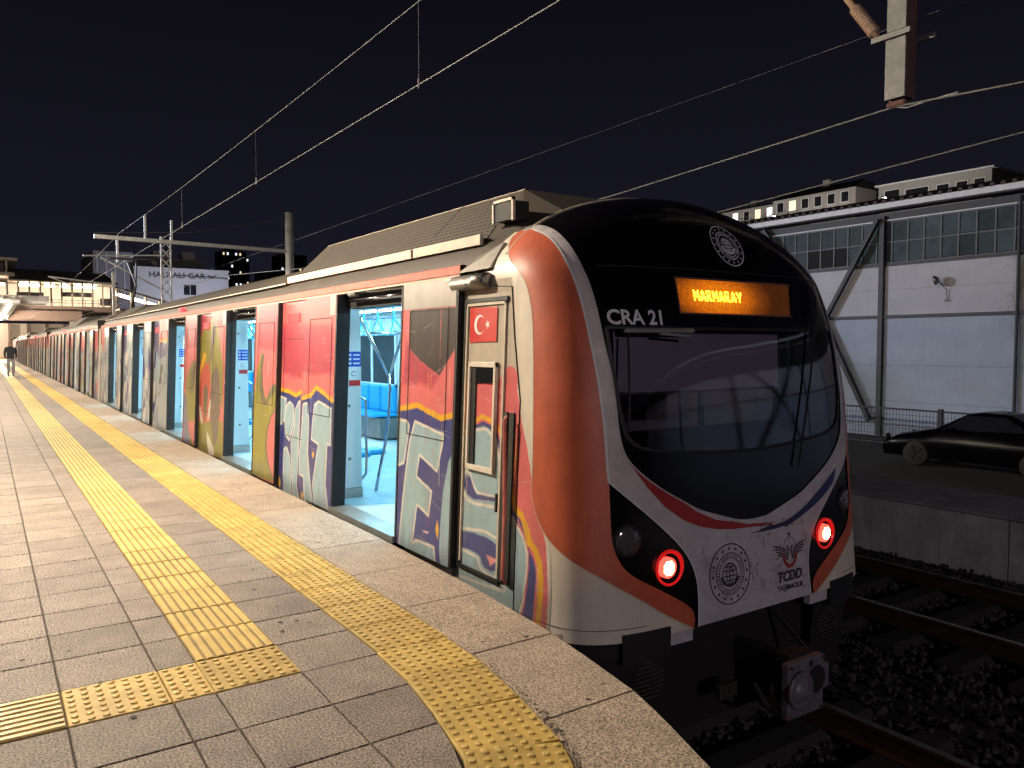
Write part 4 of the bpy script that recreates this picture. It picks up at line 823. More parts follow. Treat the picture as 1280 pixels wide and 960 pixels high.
def sidewall(i, y0, y1, ga, gb):
    w = MB().box(2.747, 2.80, y0, y1, -.2, 2.05, K).build('side_panel', 'body_cream', CAR)
    st = .006 if i == 0 else (.012 if i == 1 else .025)
    if i in PW: paint_panel('graffiti', ga, gb, -.195, 2.045, 2.745, PW[i], st, w)
    else: paint_panel('graffiti', ga, gb, -.195, 2.045, 2.745, None, .02, w, fn=stripes(40 + i, 'pink' if i == 4 else 'purple'))
    g_ = MB(); g_.box(2.7425, 2.7447, gb - .08, gb - .074, -.15, 2.04, K)
    for z in (.55, 1.62): g_.box(2.7425, 2.7447, ga, gb - .08, z, z + .005, K)
    g_.build('panel_seam', 'rubber', w)
    if i < 4:
        b = MB().box(2.738, 2.7445, ga + .3, gb - .18, 1.80, 1.90, K); b.build('door_warning_lamp', 'indicator_flat', w)
for i, (a, b) in enumerate(OPEN):
    leaf(i, 'R', a - .85, a); leaf(i, 'L', b, b + .87)
    nb = OPEN[i + 1][0] if i < 4 else Y_END
    sidewall(i, b, nb, b + .885, nb - .875 if i < 4 else Y_END - .02)
    # header above the opening with the door gear
    h = MB().box(2.80, 2.95, a, b, 1.9, 2.05, K).build('door_header', 'black_matt', CAR)
    t = MB(); t.tube([(2.855, a + .02, 2.03), (2.855, b - .02, 2.03)], .014, 8); t.tube([(2.84, a + .02, 1.965), (2.84, b - .2, 1.965)], .017, 8); t.build('door_gear', 'chrome', h, True)
    MB().lathe((2.85, b - .3, 2.03), (0, 1, 0), [(0, .02), (.01, .03), (.15, .03), (.16, .02)], 12).build('actuator', 'galv', h, True)
    MB().box(2.66, 2.86, a + .01, b - .01, -.03, .025).build('door_sill', 'steel', CAR)
    MB().box(2.743, 2.828, b - .006, b + .05, -.02, 2.03, K).build('door_jamb', 'rubber', CAR); MB().box(2.801, 2.828, a - .05, a, -.02, 2.03, K).build('door_jamb', 'rubber', CAR)
paint_panel('cab_side', 3.605, 4.785, -.205, 1.99, 0, P_CAB, .006, CAR, cab=True)
cs = MB(); cs.box(2.752, 2.80, 4.32, 5.62, -.2, 2.05, K); cs.build('side_panel', 'body_cream', CAR)
# cab door details
cd = MB()
for (p, q, r, s) in ((4.715, 4.79, .0, 1.86), (4.155, 4.205, .02, 1.12), (4.2, 4.72, -.005, .022), (4.2, 4.72, 1.845, 1.872)): cd.box(2.725, 2.742, p, q, r, s, K)
cd = cd.build('cab_door', 'rubber', CAR)
wf = MB()
for (p, q, r, s) in ((4.30, 4.325, .72, 1.44), (4.625, 4.65, .70, 1.44), (4.30, 4.65, 1.405, 1.44), (4.30, 4.65, .70, .735)): wf.box(2.716, 2.742, p, q, r, s, K)
wf.build('window_frame', 'body_cream', cd, bevel=.003)
MB().box(2.730, 2.741, 4.565, 4.625, .735, 1.405, K).build('reveal_shade', 'rubber', cd)  # dark strip stands in for the shade inside the window recess
MB().box(2.728, 2.7405, 4.325, 4.565, 1.30, 1.405, K).build('window_pane', 'window_dark', cd)
fr = MB()
for (p, q, r, s) in ((4.215, 4.235, .04, 1.84), (4.695, 4.712, .04, 1.84), (4.215, 4.712, 1.822, 1.84)): fr.box(2.728, 2.742, p, q, r, s, K)
fr.build('door_frame', 'roof_trim', cd)
MB().box(2.722, 2.742, 4.245, 4.265, .46, .58, K).build('door_handle', 'rubber', cd, bevel=.003)
sl = MB().box(2.728, 2.742, 4.085, 4.135, .02, 1.12, K).build('grab_recess', 'rubber', CAR)
MB().tube([(2.74, 4.11, 1.10), (2.742 - .02, 4.11, 1.08), (2.70 + K * .5, 4.108, .5), (2.70, 4.105, .06), (2.73, 4.105, .03)], .012, 8).build('grab_handle', 'gutter_red', sl)
fl = MB().add([(2.733 + K * z, y, z) for y, z in ((4.665, 1.572), (4.325, 1.577), (4.325, 1.805), (4.668, 1.812))], [(0, 1, 2, 3)]).build('flag_sticker', 'flag_red', CAR)
cr = MB(); n = 30
A = [(4.54 - .068 * math.cos(t), 1.692 + .068 * math.sin(t)) for t in np.linspace(.62, 2 * PI - .62, n)]; B = [(4.522 - .054 * math.cos(t), 1.692 + .054 * math.sin(t)) for t in np.linspace(.78, 2 * PI - .78, n)]
cr.add([(2.7312 + K * z, y, z) for y, z in A + B], [(i, i + 1, n + i + 1, n + i) for i in range(n - 1)])
S = [(4.438 - (.034 if k % 2 == 0 else .0135) * math.cos(PI * k / 5 + PI), 1.692 + (.034 if k % 2 == 0 else .0135) * math.sin(PI * k / 5)) for k in range(10)]
cr.add([(2.7312 + K * z, y, z) for y, z in S + [(4.438, 1.692)]], [(k, (k + 1) % 10, 10) for k in range(10)])
cr.build('crescent_and_star', 'flag_white', fl)
hl = MB().lathe((2.80, 4.42, 1.985), (0, 1, 0), [(0, .035), (.005, .055), (.13, .057), (.14, .062), (.15, .057), (.44, .055), (.46, .03)], 24).build('camera_housing', 'steel_dark', CAR, True)
for dy, dz in ((.05, .02), (.2, -.02)): MB().lathe((2.742, 4.42 + dy, 1.985 + dz), (-1, 0, 0), [(0, .007), (.006, .006)], 8).build('bolt', 'rubber', hl)
recalc(MB().add([(2.80, 4.83, 2.06), (2.815, 4.43, 2.07), (2.93, 4.43, 2.25), (2.885, 4.70, 2.17), (2.86, 4.83, 2.06), (2.9, 4.43, 2.07), (2.99, 4.43, 2.23), (2.95, 4.70, 2.15)], [(0, 1, 2, 3), (1, 5, 6, 2), (3, 2, 6, 7), (0, 3, 7, 4)]).build('steel_hatch', 'steel', CAR))
rv = MB()
for z in np.arange(.2, 1.95, .155):
    y = 4.06 if z < 1.25 else 4.06 + (z - 1.25) * .16; x = XC - float(n_w(np.array(z))) + .012; rv.lathe((x - .012, y, z), (-1, 0, 0), [(0, .006), (.006, .004)], 6)
tag(rv.build('rivets', 'rubber', CAR), kind='stuff')
sm = MB(); sm.v = []
for P in ([(4.03, -.18), (4.035, .6), (4.035, 1.2), (4.12, 1.6), (4.17, 1.93)], [(4.17, 1.93), (4.30, 1.94), (4.40, 1.95)]):
    P = dens(P, .1, False) + [P[-1]]
    sm.tube([(XC - float(n_w(np.array(z))) * (1 - max(0, (YB - y) / .9) ** 5) ** .2 - .007, y, z) for y, z in P], .0035, 5)
sm.build('panel_seam', 'rubber', CAR)
# lamps above the doors
for y in (14.3,):
    MB().box(2.80, 2.87, y - .09, y + .09, 2.13, 2.19).build('side_indicator', 'indicator', CAR, bevel=.01)
# roof equipment
def roof_unit(y0, y1, car, hi=2.74, trim=True, gap=5.85):
    pr = [(3.0, 2.30), (3.46, hi), (5.03, hi), (5.49, 2.30)]
    n = 4; mb = MB().add([(x, y + (.16 if k in (1, 2) and y == y0 else 0), z) for y in (y0, y1) for k, (x, z) in enumerate(pr)], [(1, 2, 6, 5), (2, 3, 7, 6), (0, 1, 2, 3), (7, 6, 5, 4)])
    u = recalc(mb.build('roof_unit', 'roof', car)); ga = .0
    recalc(MB().add([(2.996, y0, 2.303), (2.996, y1, 2.303), (3.455, y1, hi + .003), (3.455, y0 + .16, hi + .003)], [(0, 1, 2, 3)]).build('grille_panel', 'grille', u))
    if trim:
        for a, b in ((y0, gap - .02), (gap + .02, y1)): MB().box(2.955, 2.985, a, b, 2.272, 2.345).build('trim_strip', 'roof_trim', u)
        MB().add([(3.0 - .006, gap - .014, 2.3), (3.0 - .006, gap + .014, 2.3), (3.46 - .006, gap + .014, hi + .004), (3.46 - .006, gap - .014, hi + .004)], [(0, 1, 2, 3)]).build('divider', 'black_matt', u)
        MB().tube([(3.46, y0 + .16, hi), (3.46, y1, hi)], .008, 6).build('top_edge', 'roof_trim', u)
    return u
u = roof_unit(4.78, 9.05, CAR)
fc = MB().add([(3.06, 4.45, 2.30), (3.4, 4.38, 2.50), (5.09, 4.38, 2.50), (5.43, 4.45, 2.30), (3.0, 4.80, 2.30), (3.44, 4.92, hi := 2.74), (5.05, 4.92, 2.74), (5.49, 4.80, 2.30)], [(0, 1, 2, 3), (0, 4, 5, 1), (1, 5, 6, 2), (2, 6, 7, 3)])
fc = recalc(fc.build('front_cowl', 'roof', CAR)); MB().box(3.06, 3.2, 4.52, 4.75, 2.43, 2.56).build('air_intake', 'black_matt', fc)
ai = MB(); ai.box(3.05, 3.07, 4.5, 4.52, 2.42, 2.58); ai.box(3.05, 3.07, 4.75, 4.77, 2.42, 2.58); ai.box(3.05, 3.07, 4.5, 4.77, 2.56, 2.58); ai.build('intake_frame', 'roof_trim', fc)
extr('roof_step', [(2.93, 2.26), (2.93, 2.275), (3.02, 2.30)], 9.05, Y_END, 'roof_trim', CAR)
roof_unit(21.4, 24.6, CAR, 2.6, False)

# ------------------------------------------------------------------ train: saloon interior
MB().box(2.83, 5.6, 5.34, 25.3, -.05, .022).build('floor', 'in_floor', CAR)
MB().box(2.93, 5.58, 5.34, 25.3, 2.06, 2.09).build('ceiling', 'in_white', CAR)
MB().box(5.54, 5.575, 5.34, 25.3, .02, 2.06).build('inner_wall', 'in_white', CAR)
MB().box(2.84, 5.56, 25.3, 25.34, .02, 2.06).build('end_wall', 'in_white', CAR)
for i, (a, b) in enumerate(OPEN): MB().box(2.812, 2.83, b + .06, (OPEN[i + 1][0] - .06) if i < 4 else 25.3, .02, 2.05, K).build('lining_panel', 'in_white', CAR)
MB().box(2.812, 2.83, 5.34, 5.58, .02, 2.05, K).build('lining_panel', 'in_white', CAR)
for x in (3.75, 4.75): MB().box(x - .07, x + .07, 5.5, 25.2, 2.045, 2.059).build('light_strip', 'led_cool', CAR)
for i in range(5):
    wa = OPEN[i][1] + .35; wb = wa + 2.0
    if i < 4:
        w = MB().box(5.53, 5.539, wa + .1, wb - .1, .92, 1.72).build('far_window', 'window_in', CAR)
        f_ = MB()
        for (p, q, r, s) in ((wa + .04, wa + .1, .86, 1.78), (wb - .1, wb - .04, .86, 1.78), (wa + .04, wb - .04, .86, .92), (wa + .04, wb - .04, 1.72, 1.78), ((wa + wb) / 2 - .03, (wa + wb) / 2 + .03, .92, 1.72)): f_.box(5.51, 5.545, p, q, r, s)
        f_.build('window_frame', 'in_white', w)
        for sx, xw, xf in ((1, 5.53, 5.08), (-1, 2.84, 3.29)):
            x0, x1 = min(xw, xf), max(xw, xf); xb0, xb1 = (5.44, 5.53) if sx == 1 else (2.84, 2.93)
            for q in range(4):
                y = wa + .02 + q * .49; sb = MB().box(x0, x1, y + .012, y + .478, .40, .46).build('seat', 'seat_blue', CAR, bevel=.025)
                MB().box(xb0, xb1, y + .02, y + .47, .46, .90).build('seat_back', 'seat_blue', sb, bevel=.03)
            MB().box(min(xw, xw - sx * .3), max(xw, xw - sx * .3), wa + .05, wb - .05, .05, .38).build('heater_box', 'steel_dark', CAR)
    d_ = MB().box(5.525, 5.545, OPEN[i][0] + .02, OPEN[i][1] - .02, .03, 1.95).build('far_door', 'in_white', CAR)
    MB().box(5.519, 5.527, OPEN[i][0] + .14, OPEN[i][0] + .58, .9, 1.75).build('door_window', 'window_in', d_); MB().box(5.519, 5.527, OPEN[i][1] - .58, OPEN[i][1] - .14, .9, 1.75).build('door_window', 'window_in', d_)
    # draught screen with stickers at each side of the doorway
    for yy in (OPEN[i][1] + .29, OPEN[i][0] - .29):
        s_ = MB().box(2.84, 3.13, yy - .015, yy + .015, .12, 1.98).build('draught_screen', 'in_white', CAR, bevel=.008)
        MB().box(2.84, 3.135, yy - .018, yy + .018, .022, .12).build('kick_plate', 'steel', s_)
        if yy > OPEN[i][1]:
            yf = yy - .0165
            MB().box(2.99, 3.125, yf - .002, yf, 1.34, 1.49).build('blue_notice', 'label_blue', s_); MB().box(2.98, 3.128, yf - .0012, yf, 1.12, 1.34).build('white_notice', 'label_white', s_)
            MB().box(3.0, 3.12, yf - .003, yf - .0012, 1.15, 1.205).build('red_notice', 'label_red', s_)
            ln = MB()
            for k in range(3): ln.box(3.045, 3.115, yf - .004, yf - .002, 1.365 + .042 * k, 1.38 + .042 * k); ln.box(3.0, 3.025, yf - .004, yf - .002, 1.362 + .042 * k, 1.385 + .042 * k)
            ln.build('notice_print', 'label_white', s_)
            pc = MB(); ns = 14; pc.add([(3.05 + r * math.cos(t), yf - .003, 1.27 + r * math.sin(t)) for r in (.026, .02) for t in np.linspace(.5, 5.6, ns)], [(k, k + 1, ns + k + 1, ns + k) for k in range(ns - 1)]); pc.build('pictogram', 'mark_dark', s_)
            for zz in (.42, .95, 1.72): MB().lathe((3.0, yf, zz), (0, -1, 0), [(0, .016), (.003, .014), (.003, 0)], 10).build('screen_bolt', 'steel_dark', s_)
        hr = MB(); hr.tube([(3.13, yy, 1.03), (3.18, yy, 1.0), (3.185, yy, .95), (3.185, yy, .32), (3.18, yy, .25), (3.13, yy, .2)], .014, 8); hr.build('handrail', 'chrome', s_, True)
        MB().box(3.14, 3.5, yy + .2, yy + .42, .40, .46).build('fold_seat', 'seat_blue', CAR, bevel=.02)
    p = MB(); yc = OPEN[i][1] + .5
    p.tube([(3.38, yc, .02), (3.44, yc, .3), (3.52, yc, .65), (3.55, yc, 1.1), (3.54, yc, 1.25)], .017, 8); p.tube([(3.54, yc, 1.22), (3.4, yc, 1.5), (3.25, yc, 1.78), (3.1, yc, 2.05)], .017, 8); p.tube([(3.54, yc, 1.22), (3.66, yc, 1.55), (3.78, yc, 1.85), (3.85, yc, 2.05)], .017, 8)
    p.tube([(3.3, yc, 1.68), (3.7, yc, 1.68)], .012, 8)
    p.build('grab_pole', 'chrome', CAR, True)
for x in (3.55, 4.95):
    MB().tube([(x, 5.5, 1.96), (x, 25.2, 1.96)], .015, 8).build('ceiling_rail', 'chrome', CAR)
sm_ = None
for x in (3.55, 4.95):
    for k in range(52):
        y = 6.0 + k * .37
        if sm_ is None:
            q = MB(); q.box(-.011, .011, -.004, .004, -.14, .02); q.tube([(-.012, 0, -.14), (-.062, 0, -.25), (.062, 0, -.25), (.012, 0, -.14)], .010, 6)
            sm_ = bpy.data.meshes.new('hanging_strap'); sm_.from_pydata(q.v, [], q.f); sm_.materials.append(MAT['strap'])
        o = link('hanging_strap', sm_, CAR); o.location = (x - XC, y - 14, 1.96 + 1.05); o.rotation_euler = (0, random.gauss(0, .06), random.uniform(-.3, .3))

# ------------------------------------------------------------------ train: following cars
def coach(y0, y1, label, seed):
    c = thing('train_car', label, 'train car', (XC, (y0 + y1) / 2, -1.05), 'cars of the train at the platform')
    rs = np.random.default_rng(seed)
    pr = prof[::2]; extr('roof', pr, y0, y1, 'roof', c, True)
    extr('gutter', [(2.752 + K * 2.06, 2.04), (2.733 + K * 2.06, 2.06), (2.733 + K * 2.06, 2.118), (2.80 + K * 2.06, 2.126)], y0, y1, 'gutter_red', c)
    MB().box(5.69, 5.742, y0, y1, -.2, 2.08, -K).build('far_side_wall', 'body_cream', c)
    MB().box(2.95, 5.54, y0, y1, -.75, -.2).build('underframe', 'underframe', c)
    MB().box(2.8, 5.6, y0 + .02, y0 + .06, -.2, 2.3).build('end_wall', 'black_matt', c); MB().box(2.8, 5.6, y1 - .06, y1 - .02, -.2, 2.3).build('end_wall', 'black_matt', c)
    MB().box(2.83, 5.6, y0 + .1, y1 - .1, -.05, .02).build('floor', 'in_floor', c); MB().box(2.95, 5.58, y0 + .1, y1 - .1, 2.04, 2.06).build('ceiling', 'in_white', c)
    MB().box(4.15, 4.35, y0 + .3, y1 - .3, 2.02, 2.038).build('light_strip', 'led_far', c)
    e0 = y0
    for i in range(5):
        a = y0 + 1.9 + 4.05 * i; b = a + 1.42
        if b > y1 - 1: break
        w = MB().box(2.747, 2.80, e0, a, -.2, 2.05, K).build('side_panel', 'body_cream', c); paint_panel('graffiti', e0 + .02, a, -.19, 2.04, 2.745, None, .06, w, fn=stripes(seed * 31 + i)); e0 = b
        for (p, q, tr) in ((a - .85, a, p_ := 'R'), (b, b + .87, 'L')):
            lf = MB().box(2.692, 2.738, p, q, -.03, 2.03, K).build('door_leaf', 'steel_dark', c); paint_panel('graffiti', p + .004, q - .004, -.027, 2.02, 2.690, None, .06, lf, fn=stripes(seed * 57 + i * 3 + (tr == 'L')))
            if tr == 'L': MB().box(2.686, 2.742, p - .03, p, -.02, 2.02, K).build('leading_seal', 'rubber', lf)
            else: MB().box(2.69, 2.75, p - .03, p, -.02, 2.02, K).build('trailing_seal', 'rubber', lf)
        MB().box(2.84, 3.13, b + .25, b + .28, .02, 1.98).build('draught_screen', 'in_white', c)
    w = MB().box(2.747, 2.80, e0, y1, -.2, 2.05, K).build('side_panel', 'body_cream', c); paint_panel('graffiti', e0, y1 - .02, -.19, 2.04, 2.745, None, .06, w, fn=stripes(seed * 31 + 9))
    roof_unit(y0 + 9, y0 + 13, c, 2.7, False)
    MB().box(2.80, 2.87, y0 + 12, y0 + 12.2, 2.13, 2.19).build('side_indicator', 'indicator', c)
    return c
ordn = ['second', 'third', 'fourth', 'fifth', 'sixth', 'seventh', 'eighth', 'ninth', 'tenth']
CARS = []
for i in range(9):
    y0 = 25.95 + 22.6 * i; CARS.append(coach(y0, y0 + 22.1, f'{ordn[i]} car of the graffiti covered train, counted from the orange nose', i + 1))
gw = MB(); gw.box(3.4, 5.1, Y_END, 25.95, -.1, 2.1); gw.build('gangway_bellows', 'rubber', CAR)
# pantograph on the second car
c2 = CARS[0]; pg = MB(); yp = 29.2
pg.box(3.75, 4.75, yp - .5, yp + .5, 2.72, 2.78); pg.tube([(4.245, yp + .45, 2.8), (4.245, yp - .6, 3.55)], .035, 8); pg.tube([(4.245, yp - .6, 3.55), (4.1, yp + .3, 4.45)], .025, 8); pg.tube([(4.245, yp - .6, 3.55), (4.4, yp + .3, 4.45)], .025, 8)
for dy in (-.15, .2): pg.tube([(3.45, yp + .3 + dy, 4.35), (3.6, yp + .3 + dy, 4.5), (4.9, yp + .3 + dy, 4.5), (5.05, yp + .3 + dy, 4.35)], .02, 6)
pg = pg.build('pantograph', 'wire_dark', c2)
for x in (3.8, 4.7):
    for dy in (-.4, .4): MB().lathe((x, yp + dy, 2.62), (0, 0, 1), [(0, .04), (.03, .07), (.05, .04), (.08, .07), (.1, .04)], 10).build('insulator', 'ceramic', pg)

# ------------------------------------------------------------------ overhead line
def wire(name, pts, r, label, mat='wire', group='overhead wires'):
    o = MB().tube(pts, r, 6).build(name, mat); tag(o, label, 'wire', group); return o
PY = 32.0
def sag(z0, z1, y0, y1, x, dip=0., n=24): return [(x, y0 + (y1 - y0) * k / n, z0 + (z1 - z0) * k / n - dip * 4 * (k / n) * (1 - k / n)) for k in range(n + 1)]
wire('contact_wire', sag(4.56, 4.58, -20, 240, 4.245), .006, 'contact wire running straight above the train roof')
wire('messenger_wire', sag(6.2, 5.70, -25, PY, 4.245, .42, 40) + sag(5.70, 5.70, PY, 90, 4.245, .5, 20)[1:] + sag(5.7, 5.7, 90, 150, 4.245, .5, 12)[1:], .005, 'upper carrying wire sagging above the contact wire over the train')
for y, lab in ((8.2, 'near'), (14.7, 'middle'), (21.2, 'far')):
    zt = {8.2: 5.56, 14.7: 5.48, 21.2: 5.52}[y]
    d = MB().tube([(4.245, y, 4.56), (4.245, y, zt)], .004, 5); d.tube([(4.245, y, 4.52), (4.245, y, 4.64)], .012, 6)
    tag(d.build('dropper_wire', 'wire_dark'), f'{lab} of the three thin droppers hanging between the wires over the train', 'wire', 'droppers over the train')
wire('contact_wire', [(7.42, -6, 3.92), (7.42, 3.16, 3.80), (7.42, 4.30, 3.875), (7.40, 8.43, 3.66), (7.6, 20, 3.66), (7.9, PY, 4.3), (8.18, 60, 4.55), (8.18, 200, 4.55)], .0095, 'bright wire held by the hanging rusty post above the empty track')
wire('contact_wire', [(10, -8, 4.5), (10, 4.25, 4.01), (10, 8.74, 3.73), (10, 20, 3.6), (10.2, PY, 4.4), (10.2, 120, 4.6)], .0105, 'lower right wire passing in front of the hillside houses')
wire('messenger_wire', sag(5.0, 4.8, -8, 60, 8.0, .12), .0025, 'faint thin wire crossing the black sky above the nose', 'wire_dark')
wire('feeder_wire', [(3.39, PY, 5.62), (6.76, PY, 5.90), (10.45, PY, 6.75)], .010, 'thin span wire from the tall mast down to the gantry end', 'wire_dark')
# hanging post with insulator, top right
hp = thing('drop_post', 'rusty steel drop post with pale face hanging over the empty track', 'post', (7.4, 4.3, 3.94))
MB().box(7.415, 7.60, 4.215, 4.39, 3.96, 7.2).build('web', 'rust', hp)
MB().box(7.385, 7.413, 4.20, 4.40, 3.95, 4.52).build('face_plate', 'galv_old', hp); MB().box(7.392, 7.413, 4.205, 4.395, 4.60, 7.2).build('face_plate', 'galv_old', hp)
MB().box(7.345, 7.384, 4.14, 4.53, 4.525, 4.575).build('clamp_bar', 'galv_old', hp); MB().box(7.605, 7.65, 4.05, 4.42, 4.50, 4.55).build('clamp_bar', 'galv_old', hp)
i0, i1 = Vector((7.36, 4.47, 4.58)), Vector((7.36, 4.83, 5.10)); ax = (i1 - i0); L = ax.length; pr = []
for k in range(11): h = .06 + k * .035; pr += [(h, .034), (h + .006, .062), (h + .02, .060), (h + .027, .034)]
MB().lathe(i0, ax, [(0, .026)] + pr + [(L - .02, .034), (L, .03)], 18).build('insulator', 'ceramic', hp, True)
MB().tube([i1, i1 + ax.normalized() * 1.6], .03, 10).build('bracket_tube', 'galv', hp)
cl = MB().lathe((7.42, 4.2, 3.9), (0, 1, 0), [(0, .02), (.02, .032), (.17, .032), (.19, .02)], 10).build('wire_clamp', 'rust', hp)
MB().tube([(7.43, 4.38, 3.97), (7.43, 4.33, 3.88), (7.43, 4.20, 3.84), (7.43, 3.95, 3.855), (7.43, 3.72, 3.86)], .008, 6).build('jumper', 'galv', hp)
gl = MB().bar((6.6, 4.9, 7.2), (13, 4.9, 7.2), .2, .2).build('portal_beam', 'galv', hp)
MB().box(12.8, 13.05, 4.8, 5.05, -1.5, 7.3).build('portal_mast', 'galv', hp)
# gantry across the tracks behind the train
ga = thing('catenary_gantry', 'grey overhead line gantry reaching over the train from the tall mast', 'gantry', (10.5, PY, -1.4))
MB().bar((3.4, PY, 5.5), (10.5, PY, 5.42), .16, .14).build('beam', 'galv', ga)
MB().lathe((10.55, PY, -1.4), (0, 0, 1), [(0, .2), (8.4, .16), (8.42, .14)], 14).build('mast', 'galv', ga, True)
for x, z0, z1 in ((4.15, 4.6, 5.45), (5.1, 5.5, 6.4), (6.02, 5.5, 6.3)): MB().bar((x, PY, z0), (x, PY, z1), .07, .07).build('post', 'galv', ga)
lat = MB()
for dx in (-.17, .17): lat.bar((5.85 + dx, PY + .25, 2.2), (5.85 + dx, PY + .25, 5.7), .05, .05)
for k in range(9): z = 2.3 + k * .37; lat.bar((5.85 - .17, PY + .25, z), (5.85 + .17, PY + .25, z + .37), .03, .03); lat.bar((5.85 + .17, PY + .25, z), (5.85 - .17, PY + .25, z + .37), .03, .03)
lat.build('lattice_post', 'galv', ga)
MB().tube([(3.0, PY - .3, 4.75), (4.2, PY, 4.85), (5.6, PY, 4.95)], .028, 6).build('registration_arm', 'galv', ga); MB().tube([(3.6, PY, 4.75), (5.6, PY + .1, 3.7)], .03, 6).build('registration_arm', 'galv', ga)
g2 = thing('cantilever_arm', 'short grey catenary arm sticking out over the far roofs of the train', 'arm', (6.0, 48, -1.4), 'far cantilever arms')
MB().bar((6.0, 48, -1.4), (6.0, 48, 5.6), .16, .16).build('mast', 'galv', g2); MB().tube([(6.0, 48, 4.9), (2.9, 48, 5.2)], .045, 6).build('arm', 'galv', g2); MB().tube([(2.9, 48, 5.2), (4.1, 48, 4.75)], .03, 6).build('stay', 'galv', g2)

# ------------------------------------------------------------------ right side: shed, fence, car, hillside
SX = 25.0
sh = thing('industrial_shed', 'long pale industrial shed with window band and dark steel bracing', 'building', (SX, 14, -1.47))
MB().box(SX, SX + 12, -30, 70, 2.5, 4.28).build('wall', 'shed_wall', sh); MB().box(SX, SX + 12, -30, 70, -1.5, 2.499).build('lower_wall', 'shed_wall_dim', sh); MB().box(SX + .12, SX + 12, -30, 70, 4.28, 5.9).build('upper_wall', 'shed_steel', sh)
for k, z in enumerate((-.3, .9, 2.5, 3.4)):
    if z == 2.5: MB().box(SX - .09, SX, -30, 70, 2.46, 2.56).build('girt', 'shed_steel', sh)
    else: MB().box(SX - .004, SX + .001, -30, 70, z, z + .007).build('board_joint', 'shed_steel', sh)
for y in np.arange(-18.8, 60, 4.8): MB().box(SX - .14, SX - .001, y - .08, y + .08, -1.47, 5.85).build('column', 'shed_steel', sh)
c0 = (SX - .2, 16.85, 2.4)
for q in ((SX - .2, 14.9, 5.75), (SX - .2, 19.5, 5.95), (SX - .2, 15.05, -1.0), (SX - .2, 19.4, -1.0)): MB().bar(c0, q, .13, .17, (1, 0, 0)).build('brace', 'shed_steel', sh)
for q in ((-9.2, 5.75), (-14, 5.75), (-9.2, -1.2), (-14, -1.2)): MB().bar((SX - .2, -11.6, 2.4), (SX - .2, *q), .13, .17, (1, 0, 0)).build('brace', 'shed_steel', sh)
panes = None; i = 0
bd = MB()
for y in np.arange(2.8, 40, .533):
    for j, z in enumerate((4.32, 5.0)):
        key = random.random()
        mat = 'pane_black' if (16.0 < y < 17.4 and j == 0) or key < .04 else 'pane_old'
        o = MB().box(SX + .05, SX + .08, y + .025, y + .508, z + .025, z + .655).build('window_pane', mat, sh)
        if key > .93: o.rotation_euler = (0, .0, 0)
for y in np.arange(2.8, 40.2, .533): bd.box(SX + .02, SX + .1, y - .022, y + .022, 4.3, 5.68)
for z in (4.29, 4.98, 5.66): bd.box(SX + .018, SX + .1, 2.8, 40, z - .02, z + .025)
bd.build('window_bars', 'shed_bar', sh)
MB().box(SX - .03, SX + .12, -30, 70, 4.18, 4.285).build('window_ledge', 'shed_steel', sh)
MB().box(SX - .55, SX - .40, -30, 70, 6.02, 6.20).build('gutter', 'shed_trim', sh); MB().box(SX - .40, SX + .2, -30, 70, 6.0, 6.06).build('soffit', 'shed_steel', sh); MB().box(SX - .01, SX + .115, -30, 70, 5.72, 5.95).build('fascia', 'shed_steel', sh); MB().box(SX - .03, SX + .1, -30, 70, 5.685, 5.718).build('window_head', 'shed_trim', sh)
rf = MB().add([(SX - .5, -30, 6.2), (SX - .5, 70, 6.2), (SX + 6, 70, 7.6), (SX + 6, -30, 7.6)], [(0, 1, 2, 3)]).build('roof', 'shed_roof', sh)
rt = MB()
for y in np.arange(4, 40, .3): rt.tube([(SX - .56, y, 6.235), (SX + 1.5, y, 6.68)], .08, 6)
tag(rt.build('roof_tiles', 'shed_roof', rf), kind='stuff')
dp = MB().tube([(SX - .1, 10.62, 5.9), (SX - .1, 10.62, -1.4)], .05, 8).build('downpipe', 'shed_steel', sh)
ms = MB()
for _ in range(900):
    z = random.gauss(3.1, .75); y = 10.5 + abs(random.gauss(0, .24)) * (1 + .6 * math.sin(z * 3.1)); r = random.uniform(.006, .03)
    if z > 4.15: continue
    ms.add([(SX - .012 - random.random() * .02, y + random.uniform(-r, r), z + random.uniform(-r, r)) for _ in range(4)], [(0, 1, 2), (0, 2, 3)])
tag(ms.build('wall_creeper', 'moss'), 'thin dry creeper on the shed wall at the right picture edge', 'creeper', kind='stuff')
fd = thing('floodlight', 'small round unlit floodlight with cable mounted on the shed wall', 'floodlight', (SX - .05, 12.7, 3.5))
MB().lathe((SX - .30, 12.85, 3.60), (-.5, .75, -.2), [(-.06, .06), (.0, .12), (.05, .15), (.09, .15), (.1, .13), (.09, .0)], 18).build('reflector', 'steel_dark', fd, True)
MB().tube([(SX, 12.68, 3.42), (SX - .2, 12.72, 3.45), (SX - .28, 12.80, 3.55)], .022, 8).build('bracket', 'galv', fd)
MB().tube([(SX - .26, 12.78, 3.5), (SX - .08, 12.66, 3.3), (SX - .05, 12.65, 3.05), (SX - .06, 12.72, 2.93), (SX - .06, 12.60, 2.92), (SX - .05, 12.63, 3.02)], .012, 6).build('cable', 'rubber', fd)
